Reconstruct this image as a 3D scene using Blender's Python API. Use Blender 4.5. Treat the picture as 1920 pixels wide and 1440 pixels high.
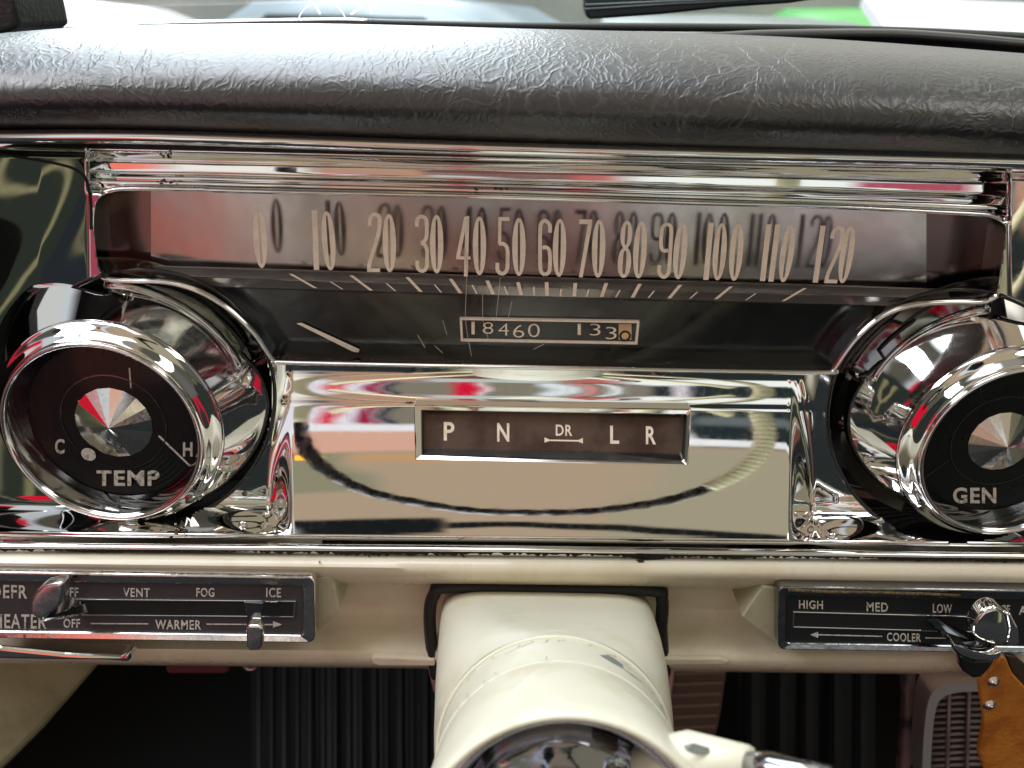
import bpy, bmesh, math, random
from mathutils import Vector, Matrix
random.seed(7)
R = math.radians
sc = bpy.context.scene
for o in list(bpy.data.objects): bpy.data.objects.remove(o)
COL = sc.collection

# ------------------------------------------------------------------ camera
PITCH, ROLL, DIST, HFOV = 24.0, 0.9, 0.42, 62.0
FPX = 960 / math.tan(R(HFOV / 2))
CAM = Vector((0, -DIST, 0))
fwd = Vector((0, math.cos(R(PITCH)), -math.sin(R(PITCH))))
up0 = Vector((0, math.sin(R(PITCH)), math.cos(R(PITCH))))
rt0 = Vector((1, 0, 0))
rgt = rt0 * math.cos(R(ROLL)) + up0 * math.sin(R(ROLL))
upv = up0 * math.cos(R(ROLL)) - rt0 * math.sin(R(ROLL))
cd = bpy.data.cameras.new('camera'); cam = bpy.data.objects.new('camera', cd); COL.objects.link(cam)
cam.matrix_world = Matrix(((rgt.x, upv.x, -fwd.x, CAM.x), (rgt.y, upv.y, -fwd.y, CAM.y), (rgt.z, upv.z, -fwd.z, CAM.z), (0, 0, 0, 1)))
cd.sensor_width = 36; cd.sensor_fit = 'HORIZONTAL'
cd.lens = 18 / math.tan(R(HFOV / 2)); cd.clip_start = 0.005; cd.clip_end = 100
cd.dof.use_dof = True; cd.dof.focus_distance = 0.455; cd.dof.aperture_fstop = 9.0
sc.camera = cam
sc.view_settings.view_transform = 'Standard'; sc.view_settings.look = 'None'
sc.view_settings.exposure = 0.14; sc.view_settings.gamma = 1.0
sc.cycles.max_bounces = 8; sc.cycles.glossy_bounces = 5; sc.cycles.transparent_max_bounces = 12
sc.cycles.caustics_reflective = False; sc.cycles.caustics_refractive = False
sc.cycles.use_denoising = True

def ray(px, py):
    return fwd + rgt * ((px - 960) / FPX) + upv * ((720 - py) / FPX)
def W(px, py, Y=0.0):                 # point of the upright plane y = Y
    d = ray(px, py); return CAM + d * ((Y - CAM.y) / d.y)
def WD(px, py, depth):                # point at a distance along the view axis
    return CAM + ray(px, py) * depth
def PX(p):
    d = Vector(p) - CAM; z = d.dot(fwd)
    return (960 + FPX * d.dot(rgt) / z, 720 - FPX * d.dot(upv) / z)

# ------------------------------------------------------------------ surroundings (showroom light, as an environment)
world = bpy.data.worlds.new('World'); sc.world = world; world.use_nodes = True
def build_world():
    nt = world.node_tree; N = nt.nodes; L = nt.links; N.clear()
    out = N.new('ShaderNodeOutputWorld'); bg = N.new('ShaderNodeBackground'); L.new(bg.outputs[0], out.inputs[0])
    tc = N.new('ShaderNodeTexCoord')
    nz = N.new('ShaderNodeTexNoise'); nz.inputs['Scale'].default_value = 5.0; nz.inputs['Detail'].default_value = 1.5
    L.new(tc.outputs['Generated'], nz.inputs['Vector'])
    def M(op, a, b=None, c=None):
        n = N.new('ShaderNodeMath'); n.operation = op
        for i, v in enumerate((a, b, c)):
            if v is None: continue
            if isinstance(v, (int, float)): n.inputs[i].default_value = v
            else: L.new(v, n.inputs[i])
        return n.outputs[0]
    sep = N.new('ShaderNodeSeparateXYZ'); L.new(tc.outputs['Generated'], sep.inputs[0])
    x, y, z = sep.outputs
    sn = N.new('ShaderNodeSeparateXYZ'); L.new(nz.outputs['Color'], sn.inputs[0])
    wob1 = M('MULTIPLY', M('SUBTRACT', sn.outputs[0], 0.5), 8.0)
    wob2 = M('MULTIPLY', M('SUBTRACT', sn.outputs[1], 0.5), 4.0)
    k = 180 / math.pi
    el = M('ADD', M('MULTIPLY', M('ARCSINE', z), k), wob2)
    azf = M('ADD', M('MULTIPLY', M('ARCTAN2', x, y), k), wob1)
    azb = M('ADD', M('MULTIPLY', M('ARCTAN2', x, M('MULTIPLY', y, -1)), k), wob1)
    def sm(v, a, s):
        n = N.new('ShaderNodeMapRange'); n.interpolation_type = 'SMOOTHSTEP'
        L.new(v, n.inputs[0]); n.inputs[1].default_value = a - s; n.inputs[2].default_value = a + s
        return n.outputs[0]
    cur = [None]
    phi = M('ADD', M('MULTIPLY', M('ARCTAN2', z, y), k), wob2)      # 0 ahead, 90 overhead, 180 behind
    xd = M('ADD', M('MULTIPLY', x, k), M('MULTIPLY', wob1, .5))
    def layer(az, a0, a1, e0, e1, col, soft=2.0, el=el):
        m = None
        for (v, t, inv) in ((az, a0, 0), (az, a1, 1), (el, e0, 0), (el, e1, 1)):
            if t is None: continue
            q = sm(v, t, soft)
            if inv: q = M('SUBTRACT', 1.0, q)
            m = q if m is None else M('MULTIPLY', m, q)
        mx = N.new('ShaderNodeMix'); mx.data_type = 'RGBA'
        if m is None: mx.inputs[0].default_value = 1
        else: L.new(m, mx.inputs[0])
        if cur[0] is None: mx.inputs[6].default_value = (0, 0, 0, 1)
        else: L.new(cur[0], mx.inputs[6])
        mx.inputs[7].default_value = (*col, 1)
        cur[0] = mx.outputs[2]
    F, B = azf, azb
    layer(B, None, None, None, None, (.06, .06, .06))
    # --- behind the camera: cabin, windows, headlining
    layer(B, -90, 90, None, -30, (.05, .047, .045), 5)
    layer(B, -90, 90, -32, 14, (.022, .028, .028), 3)
    layer(B, -29, -22.5, -21, -6, (1.0, .24, .17), 1.2)
    layer(B, -22.5, -13.5, -21, -3, (.98, .94, .84), 1.6)
    layer(B, -20.5, -18.5, -21, -12, (.20, .20, .24), 1)
    layer(B, -16, -13, -21, -15.5, (.10, .10, .12), 1.5)
    layer(B, -13.5, -5.5, -21, -5, (.52, .30, .21), 1.2)
    layer(B, -5.5, 7.5, -21, -9.5, (.21, .075, .065), 1.2)
    layer(B, -5.5, 4, -9.5, -4, (.55, .60, .57), 1.0)
    layer(B, 4, 8, -12, -5, (.55, .16, .14), 1.0)
    layer(B, 8, 34, -12, -3, (1.0, 1.05, 1.0), 1.6)
    layer(B, 21, 28, -11.5, -8, (.45, .09, .13), 1.0)
    layer(B, 19, 26, -14.5, -12.5, (.9, .95, .95), .8)
    layer(B, -49, -34, -30, 14, (.36, .06, .10), 2)
    layer(B, -42, -39, -30, 14, (.75, .55, .55), 1)
    layer(B, -90, -49, -34, 20, (.028, .034, .026), 2)
    layer(B, -59, -56, -34, 16, (.20, .19, .10), 1)
    layer(B, -66, -64.5, -34, 16, (.16, .15, .09), 1)
    layer(B, -60, -45, -7, 26, (.70, .010, .035), 1.5)
    layer(B, 34, 62, -40, 30, (.030, .036, .030), 3)
    layer(B, 38, 41, -40, 30, (.34, .32, .20), 1.5)
    layer(B, 50, 52, -40, 30, (.30, .28, .18), 1)
    # --- upright stripes, mirrored by the bead above the selector
    layer(B, -30, -2, -4, 13, (.85, .84, .92), 1.2)
    layer(B, -9, 9, -4, 13, (.24, .22, .17), 1.0)
    layer(B, -12.8, -11.6, -4, 13, (.75, .02, .06), .4)
    layer(B, -10.6, -9.4, -4, 13, (.35, .02, .07), .4)
    layer(B, -9.3, -8.4, -4, 13, (.03, .04, .05), .4)
    layer(B, -3.8, -1.4, -4, 13, (.70, .01, .05), .5)
    layer(B, -1.6, -1.0, -4, 13, (.85, .75, .76), .3)
    layer(B, 2.0, 3.2, -4, 13, (.80, .88, .92), .4)
    layer(B, 3.6, 4.3, -4, 13, (.75, .28, .28), .3)
    layer(B, 5.2, 5.9, -4, 13, (.9, .95, .96), .3)
    layer(B, 9, 34, -3, 13, (.020, .030, .033), 1.2)
    layer(B, 10.8, 12, -4, 13, (.8, .75, .78), .4)
    layer(B, 13, 34, 1, 4, (.14, .17, .17), 1)
    # --- what the lower chrome panel looks up into
    layer(B, 3, 34, 9.8, 12.6, (.95, .98, 1.0), .5)           # bright window edge
    layer(B, -90, 90, 13, 70, (.10, .095, .075), 1.0)
    layer(B, -46, 46, 13, 70, (.47, .36, .25), 1.5)           # tan headlining
    layer(B, -44, -12, 15, 33, (.30, .29, .19), 1.2)
    layer(B, -26, -21, 15, 36, (.40, .39, .27), 1.2)
    layer(B, 10, 46, 14, 60, (.40, .36, .25), 3)
    layer(B, -30, -3, 5, 9, (.92, .93, .97), .8)
    layer(B, -22, -3.5, 8, 16.5, (.76, .44, .33), .8)         # bare forearm tones
    layer(B, -30, -18, 15.5, 17.5, (.80, .03, .05), .5)
    layer(B, -11, 0, 18, 21, (.62, .36, .17), 1.5)
    layer(B, -16.5, -14, 17.5, 19.5, (1.9, .85, .05), .5)     # amber lamp
    layer(B, -36, -8, 47, 56, (.010, .013, .014), 1)
    layer(B, -8, 40, 50, 53.5, (.010, .013, .014), .8)
    layer(B, -32, -27, 6, 70, (.70, .75, .80), 1.5)
    # --- sides
    layer(B, -130, -84, -14, 45, (.60, .65, .70), 4)
    layer(B, -116, -87, -40, 30, (.60, .012, .04), 1.5)
    layer(B, -106, -102, -40, 34, (.55, .50, .34), 1)
    layer(B, -92, -70, -30, 20, (.026, .032, .025), 2)
    layer(B, -82.5, -80.5, -30, 16, (.24, .22, .12), .8)
    layer(B, -72, -66, -30, 45, (.02, .025, .03), 1)
    layer(B, 66, 140, 4, 42, (.13, .13, .12), 5)
    layer(B, 82, 88, 0, 60, (.55, .56, .55), 2)
    layer(B, 62, 90, -40, 8, (.030, .034, .034), 2)
    layer(B, 75, 78, -40, 8, (.60, .012, .045), 1)
    layer(B, 98, 112, -40, 40, (.50, .46, .30), 2)
    # --- roof and lamps
    layer(B, None, None, 68, None, (.30, .28, .25), 4)
    # --- ahead, through the windscreen, and the long showroom tubes overhead
    layer(F, -80, 80, 1, 38, (.62, .64, .63), 3)
    layer(xd, -27, -1, 12, 106, (6.8, 7.35, 8.0), 5, phi)
    layer(xd, 4, 32, 14, 88, (1.25, 1.18, 1.05), 6, phi)
    L.new(cur[0], bg.inputs[0]); bg.inputs[1].default_value = 1.0
build_world()

# soft showroom lamp above and behind the driver's seat, plus two added fill lamps
def area(name, loc, target, size, power, col):
    l = bpy.data.lights.new(name, 'AREA'); l.shape = 'RECTANGLE'; l.size, l.size_y = size; l.energy = power; l.color = col
    o = bpy.data.objects.new(name, l); COL.objects.link(o); o.location = loc
    o.rotation_euler = (Vector(target) - Vector(loc)).to_track_quat('-Z', 'Y').to_euler()
    return o
area('ceiling_lamp', (-0.30, -0.42, 1.5), (0.05, -.1, -0.2), (1.2, .3), 1.5, (1.0, .97, .92))
area('left_fill_lamp', (-1.15, -.45, 1.05), (0, 0, -.15), (.9, .5), 12, (.97, .98, 1.0))  # added fill lamp that brightens the numerals and dash, not a real window
area('right_fill_lamp', (1.05, -.60, 1.1), (0, 0, -.15), (.7, .4), 4, (1.0, .95, .88))  # added warm fill that lightens the right side, no window there

# ------------------------------------------------------------------ helpers
def mesh_obj(name, verts, faces, mat, parent=None, smooth=True, bevel=0, seg=3, auto=None):
    verts = [Vector(v) for v in verts]
    c = sum(verts, Vector()) / len(verts)
    me = bpy.data.meshes.new(name); me.from_pydata([v - c for v in verts], [], faces); me.update()
    me.materials.append(mat)
    for p in me.polygons: p.use_smooth = smooth
    if auto is not None:
        bm = bmesh.new(); bm.from_mesh(me); bm.edges.ensure_lookup_table()
        for e in bm.edges:
            if len(e.link_faces) == 2 and e.calc_face_angle(0) > R(auto): e.smooth = False
        bm.to_mesh(me); bm.free()
    o = bpy.data.objects.new(name, me); COL.objects.link(o)
    if parent is not None:
        o.parent = parent; o.location = c - wloc(parent)
    else: o.location = c
    if bevel:
        m = o.modifiers.new('bevel', 'BEVEL'); m.width = bevel; m.segments = seg; m.limit_method = 'ANGLE'; m.angle_limit = R(35)
    return o
def wloc(o):
    p = Vector(o.location)
    while o.parent is not None:
        o = o.parent; p += Vector(o.location)
    return p
def tag(o, label=None, cat=None, group=None, kind=None):
    if label: o['label'] = label
    if cat: o['category'] = cat
    if group: o['group'] = group
    if kind: o['kind'] = kind
    return o
def thing(name, label, cat, loc, group=None):
    o = bpy.data.objects.new(name, None); o.empty_display_size = .02; COL.objects.link(o); o.location = loc
    return tag(o, label, cat, group)

def cat_rom(pts, n=8, closed=False):
    P = [tuple(map(float, p)) for p in pts]; out = []; m = len(P)
    rng = range(m) if closed else range(m - 1)
    for i in rng:
        p0 = P[(i - 1) % m] if closed or i > 0 else P[i]; p1 = P[i]; p2 = P[(i + 1) % m]
        p3 = P[(i + 2) % m] if closed or i + 2 < m else P[(i + 1) % m]
        for j in range(n):
            t = j / n
            out.append(tuple(.5 * (2 * b + (c - a) * t + (2 * a - 5 * b + 4 * c - d) * t * t + (3 * b - a - 3 * c + d) * t ** 3)
                             for a, b, c, d in zip(p0, p1, p2, p3)))
    if not closed: out.append(P[-1])
    return out
def interp(pts, x):
    if x <= pts[0][0]:
        (a, b), (c, d) = pts[0], pts[1]
    elif x >= pts[-1][0]:
        (a, b), (c, d) = pts[-2], pts[-1]
    else:
        for i in range(len(pts) - 1):
            if pts[i][0] <= x <= pts[i + 1][0]:
                (a, b), (c, d) = pts[i], pts[i + 1]; break
    return b + (d - b) * (x - a) / (c - a)
def sstep(a, b, x):
    t = min(1, max(0, (x - a) / (b - a))); return t * t * (3 - 2 * t)

def tube_data(path, r, closed=False, nseg=12, ref=Vector((0, 1, 0)), r2=None):
    path = [Vector(p) for p in path]; n = len(path); V = []; Fc = []
    rr = r if isinstance(r, (list, tuple)) else [r] * n
    for i, p in enumerate(path):
        a = path[(i - 1) % n] if closed or i > 0 else p; b = path[(i + 1) % n] if closed or i < n - 1 else p
        t = (b - a).normalized(); s = t.cross(ref)
        if s.length < 1e-4: s = t.cross(Vector((1, 0, .1)))
        s.normalize(); q = s.cross(t)
        k = 1 if r2 is None else r2 / (r if not isinstance(r, (list, tuple)) else r[0])
        for j in range(nseg):
            an = 2 * math.pi * j / nseg
            V.append(p + s * (math.cos(an) * rr[i]) + q * (math.sin(an) * rr[i] * k))
    for i in range(n if closed else n - 1):
        for j in range(nseg):
            a = i * nseg + j; b = i * nseg + (j + 1) % nseg; c = ((i + 1) % n) * nseg + (j + 1) % nseg; d = ((i + 1) % n) * nseg + j
            Fc.append((a, d, c, b))
    if not closed:
        Fc.append(tuple(range(nseg))); Fc.append(tuple(reversed(range((n - 1) * nseg, n * nseg))))
    return V, Fc
def tube(name, path, r, mat, parent=None, closed=False, nseg=12, ref=Vector((0, 1, 0)), r2=None):
    V, Fc = tube_data(path, r, closed, nseg, ref, r2); return mesh_obj(name, V, Fc, mat, parent)
def ptube(name, pts, Y, r, mat, parent=None, closed=False, r2=None, nseg=12):
    return tube(name, [W(a, b, Y) for a, b in pts], r, mat, parent, closed, nseg, r2=r2)

def grid_obj(name, rows, mat, parent=None, smooth=True, closed=False, auto=None):
    m = len(rows[0]); V = [v for r_ in rows for v in r_]; Fc = []
    for i in range(len(rows) - 1):
        for j in range(m if closed else m - 1):
            a = i * m + j; b = i * m + (j + 1) % m
            Fc.append((a, b, b + m, a + m))
    return mesh_obj(name, V, Fc, mat, parent, smooth, auto=auto)

def slab(name, pts, Y0, Y1, mat, parent=None, bevel=.0006, smooth=False, seg=3):
    """outline traced on the plane y=Y0 (front), carried straight back to y=Y1"""
    A = [W(a, b, Y0) for a, b in pts]; Bk = [Vector((p.x, Y1, p.z)) for p in A]; n = len(A)
    Fc = [tuple(range(n)), tuple(reversed(range(n, 2 * n)))] + [(i, i + n, (i + 1) % n + n, (i + 1) % n) for i in range(n)]
    o = mesh_obj(name, A + Bk, Fc, mat, parent, smooth=smooth, bevel=bevel, seg=seg)
    bm = bmesh.new(); bm.from_mesh(o.data); bmesh.ops.recalc_face_normals(bm, faces=bm.faces); bm.to_mesh(o.data); bm.free()
    return o
def frame(name, outer, inner, Y0, Y1, mat, parent=None, bevel=.0006, Yi=None):
    """ring between two outlines with the same number of points"""
    n = len(outer); Yi = Y0 if Yi is None else Yi
    f0 = Y0 if callable(Y0) else (lambda y: Y0); fi_ = Yi if callable(Yi) else (lambda y: Yi)
    A = [W(a, b, f0(b)) for a, b in outer]; I = [W(a, b, fi_(b)) for a, b in inner]
    Ab = [Vector((p.x, Y1, p.z)) for p in A]; Ib = [Vector((p.x, Y1, p.z)) for p in I]
    V = A + I + Ab + Ib; Fc = []
    for i in range(n):
        j = (i + 1) % n
        Fc += [(i, j, n + j, n + i), (i, 2 * n + i, 2 * n + j, j), (n + i, n + j, 3 * n + j, 3 * n + i), (2 * n + i, 3 * n + i, 3 * n + j, 2 * n + j)]
    o = mesh_obj(name, V, Fc, mat, parent, smooth=False, bevel=bevel)
    bm = bmesh.new(); bm.from_mesh(o.data); bmesh.ops.recalc_face_normals(bm, faces=bm.faces); bm.to_mesh(o.data); bm.free()
    return o
def sheet(name, polys, Y, mat, parent=None):
    fY = Y if callable(Y) else (lambda y: Y)
    V = []; Fc = []
    for poly in polys:
        k = len(V); V += [W(a, b, fY(b)) for a, b in poly]; Fc.append(tuple(range(k, k + len(poly))))
    return mesh_obj(name, V, Fc, mat, parent, smooth=False)

def lathe(name, prof, center, mat, parent=None, axis=Vector((0, -1, 0)), n=96, smooth=True, auto=None, facet=False):
    """prof: list of (radius, distance along axis)"""
    axis = Vector(axis).normalized(); s = axis.cross(Vector((0, 0, 1)))
    if s.length < 1e-3: s = Vector((1, 0, 0))
    s.normalize(); q = s.cross(axis)
    rows = [[Vector(center) + axis * h + (s * math.cos(2 * math.pi * j / n) + q * math.sin(2 * math.pi * j / n)) * r_ for j in range(n)] for r_, h in prof]
    return grid_obj(name, rows, mat, parent, smooth, closed=True, auto=auto)

def disc(name, cx, cy, rpx, Y, mat, parent=None, n=48):
    c = W(cx, cy, Y); r_ = (W(cx + rpx, cy, Y) - W(cx - rpx, cy, Y)).length / 2
    V = [c + Vector((math.cos(2 * math.pi * i / n) * r_, 0, math.sin(2 * math.pi * i / n) * r_)) for i in range(n)]
    return mesh_obj(name, V, [tuple(range(n))], mat, parent, smooth=False)
def ring(name, cx, cy, r0px, r1px, Y, mat, parent=None, n=72, a0=0, a1=360):
    c = W(cx, cy, Y); s_ = (W(cx + 100, cy, Y) - W(cx - 100, cy, Y)).length / 200
    full = a1 - a0 >= 360; rows = []
    for r_ in (r0px * s_, r1px * s_):
        rows.append([c + Vector((math.cos(R(a0 + (a1 - a0) * i / n)) * r_, 0, math.sin(R(a0 + (a1 - a0) * i / n)) * r_)) for i in range(n if full else n + 1)])
    return grid_obj(name, rows, mat, parent, False, closed=full)

def text_polys(s, bold=.0):
    cu = bpy.data.curves.new('t', 'FONT'); cu.body = s; cu.size = 1; cu.offset = bold; cu.resolution_u = 4; cu.space_character = 1.12
    o = bpy.data.objects.new('t', cu); COL.objects.link(o)
    dg = bpy.context.evaluated_depsgraph_get(); me = o.evaluated_get(dg).to_mesh()
    V = [(v.co.x, v.co.y) for v in me.vertices]; Fc = [tuple(p.vertices) for p in me.polygons]
    o.evaluated_get(dg).to_mesh_clear(); bpy.data.objects.remove(o); bpy.data.curves.remove(cu)
    return V, Fc
def text(name, s, quad, Y, mat, parent, bold=.02, shear=0):
    """quad: (x0, x1, ytop at x0, ybottom at x0, slope)"""
    x0, x1, yt, yb, sl = quad
    V, Fc = text_polys(s, bold)
    a = min(v[0] for v in V); b = max(v[0] for v in V); c = min(v[1] for v in V); d = max(v[1] for v in V)
    out = []
    for vx, vy in V:
        u = (vx - a) / (b - a); w = (vy - c) / (d - c)
        x = x0 + (x1 - x0) * u + shear * (w - .5); y = yb + (yt - yb) * w + sl * (x1 - x0) * u
        out.append(W(x, y, Y(y) if callable(Y) else Y))
    return mesh_obj(name, out, Fc, mat, parent, smooth=False)

# ------------------------------------------------------------------ materials
def mat(name, base, rough=.5, metal=0., spec=.5, coat=0., bump=None, var=None, rvar=None):
    m = bpy.data.materials.new(name); m.use_nodes = True; nt = m.node_tree; N = nt.nodes; L = nt.links
    p = N['Principled BSDF']; p.inputs['Base Color'].default_value = (*base, 1); p.inputs['Roughness'].default_value = rough
    p.inputs['Metallic'].default_value = metal; p.inputs['Specular IOR Level'].default_value = spec; p.inputs['Coat Weight'].default_value = coat
    p.inputs['Coat Roughness'].default_value = .05
    tc = N.new('ShaderNodeTexCoord')
    def noise(scale, detail=3, rough_=.5):
        n = N.new('ShaderNodeTexNoise'); n.inputs['Scale'].default_value = scale; n.inputs['Detail'].default_value = detail
        n.inputs['Roughness'].default_value = rough_; L.new(tc.outputs['Object'], n.inputs['Vector']); return n.outputs['Fac']
    if var:                                    # (scale, second colour, lo, hi): blotches, stains, wear
        mx = N.new('ShaderNodeMix'); mx.data_type = 'RGBA'; mr = N.new('ShaderNodeMapRange'); mr.interpolation_type = 'SMOOTHSTEP'
        L.new(noise(var[0], 6, .6), mr.inputs[0]); mr.inputs[1].default_value = var[2]; mr.inputs[2].default_value = var[3]
        L.new(mr.outputs[0], mx.inputs[0]); mx.inputs[6].default_value = (*base, 1); mx.inputs[7].default_value = (*var[1], 1)
        L.new(mx.outputs[2], p.inputs['Base Color'])
    if rvar:                                   # (scale, lo, hi)
        mr = N.new('ShaderNodeMapRange'); L.new(noise(rvar[0], 5, .65), mr.inputs[0])
        mr.inputs[1].default_value = .35; mr.inputs[2].default_value = .7
        mr.inputs[3].default_value = rvar[1]; mr.inputs[4].default_value = rvar[2]; L.new(mr.outputs[0], p.inputs['Roughness'])
    if bump:                                   # (scale, distance, detail)
        b = N.new('ShaderNodeBump'); b.inputs['Distance'].default_value = bump[1]; b.inputs['Strength'].default_value = 1
        L.new(noise(bump[0], bump[2] if len(bump) > 2 else 4), b.inputs['Height']); L.new(b.outputs[0], p.inputs['Normal'])
    return m
CHROME = mat('chrome', (.78, .77, .76), .035, 1, bump=(20, .00020, .6), rvar=(260, .02, .075))
CHROME_PIT = mat('pitted_chrome', (.80, .78, .77), .2, 1, bump=(300, .00005), rvar=(300, .07, .26), var=(120, (.2, .16, .12), .66, .78))
SPUN = mat('spun_chrome', (.80, .78, .76), .09, 1, rvar=(700, .06, .16))
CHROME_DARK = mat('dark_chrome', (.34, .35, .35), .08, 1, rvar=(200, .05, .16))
BLACK_GLOSS = mat('gloss_black', (.012, .013, .014), .10, 0, .5, rvar=(60, .08, .16))
DIAL_MIRROR = mat('smoked_dial', (.40, .36, .35), .16, 1, bump=(9, .0010), rvar=(40, .16, .24))
DIAL_BLACK = mat('dial_black', (.010, .011, .012), .28, 0, .25, rvar=(25, .22, .36))
DIAL_BROWN = mat('dial_brown', (.16, .115, .10), .22, .55, .5, var=(30, (.08, .05, .045), .4, .65))
PAINT_NUM = mat('numeral_paint', (.95, .82, .70), .5, var=(160, (.86, .72, .60), .45, .62))
PAINT_WHITE = mat('letter_paint', (.74, .71, .66), .5, var=(420, (.34, .32, .30), .50, .64))
SEAM = mat('dark_seam', (.006, .006, .006), .8)
GRIME = mat('black_grime', (.012, .010, .008), .8, bump=(900, .0006))
CREAM = mat('cream_paint', (.73, .655, .51), .32, 0, .5, coat=.2, bump=(260, .00006), rvar=(30, .24, .42), var=(24, (.64, .555, .405), .48, .74))
CREAM_COL = mat('column_cream', (.68, .655, .52), .44, 0, .45, coat=.05, bump=(240, .00008), var=(34, (.60, .555, .40), .47, .72), rvar=(40, .34, .56))
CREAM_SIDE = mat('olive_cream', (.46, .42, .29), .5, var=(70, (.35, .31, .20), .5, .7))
PRIMER = mat('grey_primer', (.20, .22, .19), .6, bump=(600, .0002))
RUBBER = mat('black_rubber', (.012, .012, .013), .55, bump=(400, .0002))
MATBLK = mat('floor_mat_rubber', (.010, .0115, .014), .6)
CARPET = mat('black_carpet', (.008, .009, .010), .95, bump=(900, .002))
PEDAL = mat('brown_pedal', (.085, .058, .045), .6, bump=(500, .0003))
LEATHER = mat('tan_leather', (.44, .165, .022), .5, 0, .4, bump=(380, .0004), var=(45, (.27, .075, .008), .42, .68))
PINK = mat('painted_bracket', (.42, .25, .25), .45)
REDP = mat('dull_red', (.10, .018, .020), .6)
PANELF = mat('switch_face', (.085, .076, .082), .40, .35, .5, rvar=(150, .32, .48))
PANELD = mat('dark_face', (.014, .018, .019), .34, 0, .5)
ORANGE = mat('drum_cream', (.72, .50, .30), .5)

def vinyl():
    m = mat('black_vinyl', (.010, .0105, .012), .36, 0, 1.0, coat=.3)
    nt = m.node_tree; N = nt.nodes; L = nt.links; p = N['Principled BSDF']; tc = N.new('ShaderNodeTexCoord'); p.inputs['Coat Roughness'].default_value = .34
    mp = N.new('ShaderNodeMapping'); mp.inputs['Scale'].default_value = (1.0, .8, .8); mp.inputs['Rotation'].default_value = (0, R(-28), 0)
    L.new(tc.outputs['Object'], mp.inputs[0])
    wn = N.new('ShaderNodeTexNoise'); wn.inputs['Scale'].default_value = 26; wn.inputs['Detail'].default_value = 4; L.new(mp.outputs[0], wn.inputs['Vector'])
    def lm(op, a, b):
        n = N.new('ShaderNodeVectorMath'); n.operation = op
        for i, v in enumerate((a, b)):
            if isinstance(v, tuple): n.inputs[i].default_value = v
            else: L.new(v, n.inputs[i])
        return n.outputs[0]
    d = lm('MULTIPLY', lm('SUBTRACT', wn.outputs['Color'], (.5, .5, .5)), (.05, .05, .05))
    v = lm('ADD', mp.outputs[0], d)
    def vor(scale, w):
        n = N.new('ShaderNodeTexVoronoi'); n.feature = 'DISTANCE_TO_EDGE'; n.inputs['Scale'].default_value = scale; L.new(v, n.inputs['Vector'])
        r = N.new('ShaderNodeMapRange'); r.interpolation_type = 'SMOOTHSTEP'; L.new(n.outputs['Distance'], r.inputs[0]); r.inputs[1].default_value = 0; r.inputs[2].default_value = w
        return r.outputs[0]
    fade = N.new('ShaderNodeTexNoise'); fade.inputs['Scale'].default_value = 14; L.new(tc.outputs['Object'], fade.inputs['Vector'])
    fr = N.new('ShaderNodeMapRange'); L.new(fade.outputs['Fac'], fr.inputs[0]); fr.inputs[1].default_value = .35; fr.inputs[2].default_value = .68
    g = N.new('ShaderNodeTexNoise'); g.inputs['Scale'].default_value = 560; g.inputs['Detail'].default_value = 3; L.new(v, g.inputs['Vector'])
    def mm(op, a, b):
        n = N.new('ShaderNodeMath'); n.operation = op
        for i, q in enumerate((a, b)):
            if isinstance(q, float): n.inputs[i].default_value = q
            else: L.new(q, n.inputs[i])
        return n.outputs[0]
    inv1 = mm('MULTIPLY', mm('SUBTRACT', 1.0, vor(58, .06)), mm('MULTIPLY', fr.outputs[0], .75))
    inv2 = mm('MULTIPLY', mm('SUBTRACT', 1.0, vor(210, .22)), .50)
    h = mm('ADD', mm('ADD', inv1, inv2), mm('MULTIPLY', g.outputs['Fac'], .6))
    b = N.new('ShaderNodeBump'); b.inputs['Distance'].default_value = .00022; b.inputs['Strength'].default_value = .8
    L.new(h, b.inputs['Height']); L.new(b.outputs[0], p.inputs['Normal']); L.new(b.outputs[0], p.inputs['Coat Normal'])
    # worn, paler creases in the skin
    mx = N.new('ShaderNodeMix'); mx.data_type = 'RGBA'; L.new(mm('MULTIPLY', inv1, .9), mx.inputs[0])
    mx.inputs[6].default_value = (.010, .0105, .012, 1); mx.inputs[7].default_value = (.060, .060, .060, 1); L.new(mx.outputs[2], p.inputs['Base Color'])
    return m
VINYL = vinyl()

def clear(name, tint, ior, rough=.02, body=None):
    m = bpy.data.materials.new(name); m.use_nodes = True; nt = m.node_tree; N = nt.nodes; L = nt.links; N.clear()
    out = N.new('ShaderNodeOutputMaterial'); tr = N.new('ShaderNodeBsdfTransparent'); gl = N.new('ShaderNodeBsdfGlossy'); fr = N.new('ShaderNodeFresnel'); mx = N.new('ShaderNodeMixShader')
    tr.inputs[0].default_value = (*tint, 1); gl.inputs['Roughness'].default_value = rough; fr.inputs[0].default_value = ior
    L.new(fr.outputs[0], mx.inputs[0]); L.new(tr.outputs[0], mx.inputs[1]); L.new(gl.outputs[0], mx.inputs[2]); L.new(mx.outputs[0], out.inputs[0])
    return m
LENS = clear('clear_lens', (.96, .96, .95), 1.22)
GLASS = clear('windscreen_glass', (.93, .97, .95), 1.4)

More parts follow.
